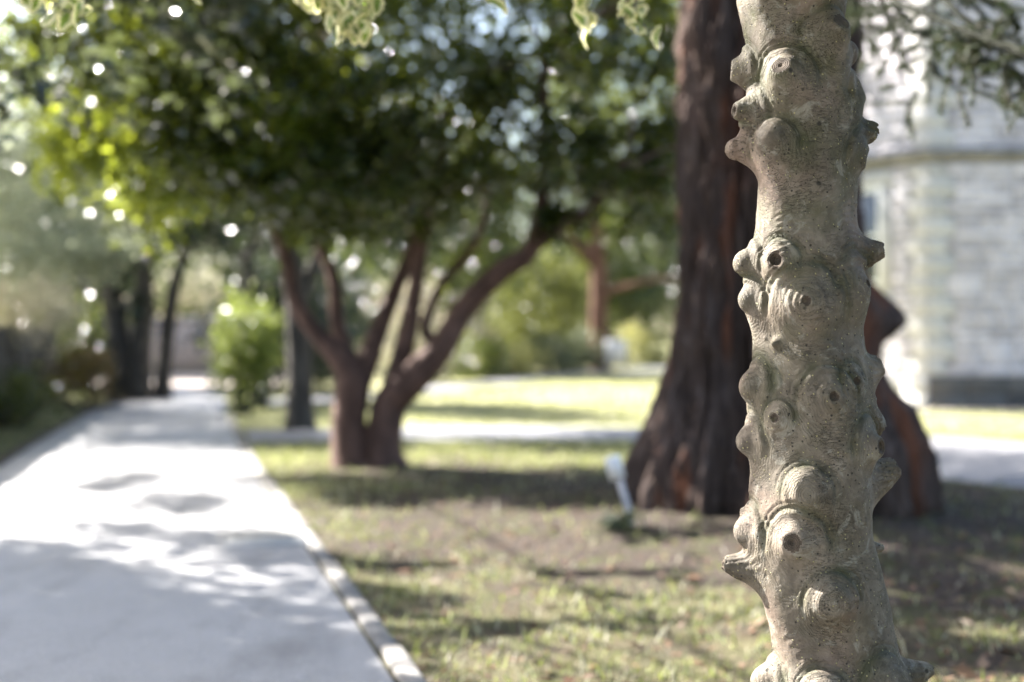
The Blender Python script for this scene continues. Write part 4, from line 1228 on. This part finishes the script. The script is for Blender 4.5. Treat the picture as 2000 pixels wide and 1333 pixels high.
    ra = N(nt, 'ShaderNodeAttribute', attribute_name='ring')
    rw = math_n(nt, 'SINE', math_n(nt, 'MULTIPLY', math_n(nt, 'ADD', ra.outputs['Fac'], math_n(nt, 'MULTIPLY', n2, .35)), 62.0))
    rmask = ramp(nt, ra.outputs['Fac'], [(0.0, (0, 0, 0)), (.08, (.6, .6, .6)), (.16, (0.5, .5, .5)), (.19, (0, 0, 0))])
    rm = N(nt, 'ShaderNodeMapRange'); ln.new(ra.outputs['Fac'], rm.inputs[0]); rm.inputs[1].default_value = 1.75; rm.inputs[2].default_value = 1.15
    rwm = math_n(nt, 'MULTIPLY', rw, math_n(nt, 'MULTIPLY', rm.outputs[0], ramp(nt, gn, [(.35, (.1, .1, .1)), (.6, (1, 1, 1))])))
    c = mix(nt, math_n(nt, 'MULTIPLY', math_n(nt, 'MULTIPLY', rwm, -.5, clamp=True), .35), c, (.09, .08, .058))
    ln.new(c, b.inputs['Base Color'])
    b.inputs['Roughness'].default_value = .72; b.inputs['Specular IOR Level'].default_value = .3
    hgt = math_n(nt, 'ADD', math_n(nt, 'MULTIPLY', n2, .6), math_n(nt, 'MULTIPLY', n3_, .15))
    hgt = math_n(nt, 'ADD', hgt, math_n(nt, 'MULTIPLY', dp, .45))
    hgt = math_n(nt, 'SUBTRACT', hgt, math_n(nt, 'MULTIPLY', dd, .5))
    hgt = math_n(nt, 'SUBTRACT', hgt, math_n(nt, 'MULTIPLY', ckm, .5))
    hgt = math_n(nt, 'ADD', hgt, math_n(nt, 'MULTIPLY', rwm, .1))
    ln.new(bump(nt, hgt, 1.0, .0034), b.inputs['Normal'])
    MC, nt, ns, ln, b = newmat('sawn_wood')
    v = coords(nt)
    ca = N(nt, 'ShaderNodeAttribute', attribute_name='capf')
    n1 = noise(nt, v, 60, 5, .65)
    rg = math_n(nt, 'SINE', math_n(nt, 'MULTIPLY_ADD', ca.outputs['Fac'], 34.0, math_n(nt, 'MULTIPLY', n1, 6.0)))
    c = ramp(nt, n1, [(.3, (.028, .02, .014)), (.6, (.07, .05, .034)), (.8, (.14, .105, .072))])
    c = mix(nt, math_n(nt, 'MULTIPLY', rg, .3, clamp=True), c, (.06, .045, .032))
    c = mix(nt, ramp(nt, noise(nt, v, 30, 3), [(.55, (0, 0, 0)), (.7, (.5, .5, .5))]), c, (.1, .11, .04))
    ln.new(c, b.inputs['Base Color']); b.inputs['Roughness'].default_value = .9
    ln.new(bump(nt, math_n(nt, 'ADD', n1, math_n(nt, 'MULTIPLY', rg, .15)), .8, .003), b.inputs['Normal'])
    # ---- split off the cut faces as their own parts
    fc = cap[Q]; same = (fc == fc[:, :1]).all(1) & (fc[:, 0] >= 0)
    fid = np.where(same, fc[:, 0], -1)
    def sub(name, fmask):
        Qs = Q[fmask]; used, inv = np.unique(Qs, return_inverse=True)
        m2 = mesh_np(name, V[used], inv.reshape(-1, 4), True)
        for nm, arr in (('ring', ring), ('moss', moss), ('capf', hollow)):
            a = m2.attributes.new(nm, 'FLOAT', 'POINT'); a.data.foreach_set('value', arr[used].astype(np.float32))
        return m2
    bpy.data.meshes.remove(me)
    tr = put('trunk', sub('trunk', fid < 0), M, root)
    for ki in range(len(knobs)):
        if (fid == ki).sum() > 6:
            obj('cut_face', sub('cut_face', fid == ki), MC, tr)
    # ---- upper trunk and limbs above the frame
    g = Geo()
    cx = np.interp(1.7, zf, fcx)
    limbs = [([(cx,AX_Y,1.62),(cx-.01,AX_Y,2.0),(cx-.03,AX_Y+.02,2.5),(cx+.05,AX_Y,3.2),(cx,AX_Y,4.2)], [.078,.076,.068,.05,.02]),
             ([(cx-.02,AX_Y+.02,2.2),(.1,2.7,2.55),(-.5,3.1,2.5),(-1.2,3.5,2.15),(-1.5,3.6,1.9)], [.04,.03,.022,.012,.005]),
             ([(cx-.03,AX_Y+.02,2.35),(.3,2.9,2.55),(.0,3.3,2.4),(-.4,3.55,2.05),(-.5,3.6,1.85)], [.035,.025,.018,.01,.005]),
             ([(cx,AX_Y,2.4),(.5,2.9,2.6),(.4,3.3,2.3),(.36,3.5,2.0),(.3,3.55,1.84)], [.03,.022,.015,.008,.004]),
             ([(cx,AX_Y,2.5),(1.0,2.2,3.0),(1.5,2.0,3.1)], [.035,.025,.008]), ([(cx,AX_Y,2.7),(.2,1.8,3.2),(-.2,1.3,3.3)], [.035,.025,.008])]
    for p, rr in limbs: g.add(*tube(p, rr, 10, 7, .05))
    put('branches', g.mesh('branches', True), M, root)
    ML = leaf_mat('variegated_holly_leaf', [(.04,.085,.02),(.09,.13,.03),(.36,.36,.16),(.45,.42,.22)], (.55,.58,.15), .35, .3, .6)
    me, C = crown_mesh('crown', [((.5,1.9,2.9),(1.5,1.2,.7),2), ((.5,1.9,2.15),(.8,.6,.25),.8), ((.1,2.9,3.0),(.9,.6,.4),1)], 19000, .06, asp=.6, clumps=180, sig=.18, shell=.2, seed=14)
    put('crown', me, ML, root)
    # ---- hanging sprays of cream-edged leaves at the top of the frame
    MG = leaf_mat('holly_leaf_green', [(.05,.1,.02),(.09,.15,.03),(.13,.19,.04)], (.45,.6,.08), .45, .32, .6)
    ME = leaf_mat('holly_leaf_cream', [(.62,.58,.3),(.7,.66,.4),(.6,.6,.28)], (.8,.75,.4), .45, .32, .6)
    meshes = []
    for vi in range(4):
        rr = np.random.default_rng(200+vi)
        n = 9
        ts = np.linspace(0, 1, n)
        wd = .30*np.sin(pi*ts**.85)**.8+.0
        wd = wd+np.where(np.arange(n) % 2 == 1, .055, -.02)*(wd > .05)
        wi = np.maximum(wd*rr.uniform(.32, .55, n), 0)
        ti = .1+.76*ts
        V2, F2, mi = [], [], []
        curl = rr.uniform(.15, .4)
        def pt(t, y): return (t-.5, y, -curl*(t-.4)**2+abs(y)*.35+ .03*sin(t*9+vi))
        for sgn_ in (-1, 1):
            b0 = len(V2)
            for j in range(n): V2.append(pt(ti[j], 0))
            for j in range(n): V2.append(pt(ti[j], sgn_*wi[j]))
            for j in range(n): V2.append(pt(ts[j], sgn_*max(wd[j], 0.004)))
            for j in range(n-1):
                for (a_, b_, mm_) in ((0, n, 0), (n, 2*n, 1)):
                    q_ = (b0+a_+j, b0+a_+j+1, b0+b_+j+1, b0+b_+j)
                    F2.append(q_ if sgn_ > 0 else q_[::-1]); mi.append(mm_)
        m2 = mesh_np('leaf', np.array(V2), np.array(F2)); m2.materials.append(MG); m2.materials.append(ME)
        m2.polygons.foreach_set('material_index', np.array(mi, np.int32)); meshes.append(m2)
    rr = np.random.default_rng(77)
    def spray(name, tw, n, spread):
        pts = [P(*t) for t in tw]
        g = Geo(); g.add(*tube(pts, np.linspace(.005, .0015, len(pts)), 6, 6, .05))
        c = catmull(pts, 12)
        so = put(name, g.mesh(name, True), M_bark_grey, root)
        for i in range(n):
            p = c[rr.integers(int(len(c)*.12), len(c))]+rr.normal(size=3)*spread
            o = bpy.data.objects.new('leaf', meshes[rr.integers(4)]); COL.objects.link(o); o.parent = so
            o.location = p
            o.scale = [rr.uniform(.052, .074)]*3
            o.rotation_euler = (rr.normal()*.9, rr.uniform(.3, 1.5), rr.uniform(0, 2*pi))
    spray('hanging_spray', [(520,-140,3.5),(600,-40,3.5),(680,8,3.45),(750,14,3.4)], 30, .02)
    spray('hanging_spray', [(560,-80,3.5),(630,-10,3.5),(670,35,3.48),(695,66,3.45)], 32, .018)
    spray('hanging_spray', [(530,-110,3.6),(575,-30,3.6),(590,20,3.6)], 10, .015)
    spray('hanging_spray', [(1060,-160,3.5),(1110,-60,3.5),(1140,26,3.48),(1150,70,3.45)], 28, .016)
    spray('hanging_spray', [(1280,-160,3.4),(1265,-60,3.4),(1240,20,3.4),(1262,56,3.38)], 24, .016)
    spray('hanging_spray', [(20,-140,3.5),(60,-50,3.5),(110,10,3.45),(150,28,3.42)], 22, .018)
    spray('hanging_spray', [(160,-120,3.5),(230,-50,3.5),(330,-25,3.45),(420,-10,3.42)], 12, .018)
    spray('hanging_spray', [(760,-100,3.55),(880,-45,3.5),(980,-25,3.45)], 10, .018)
build_holly()
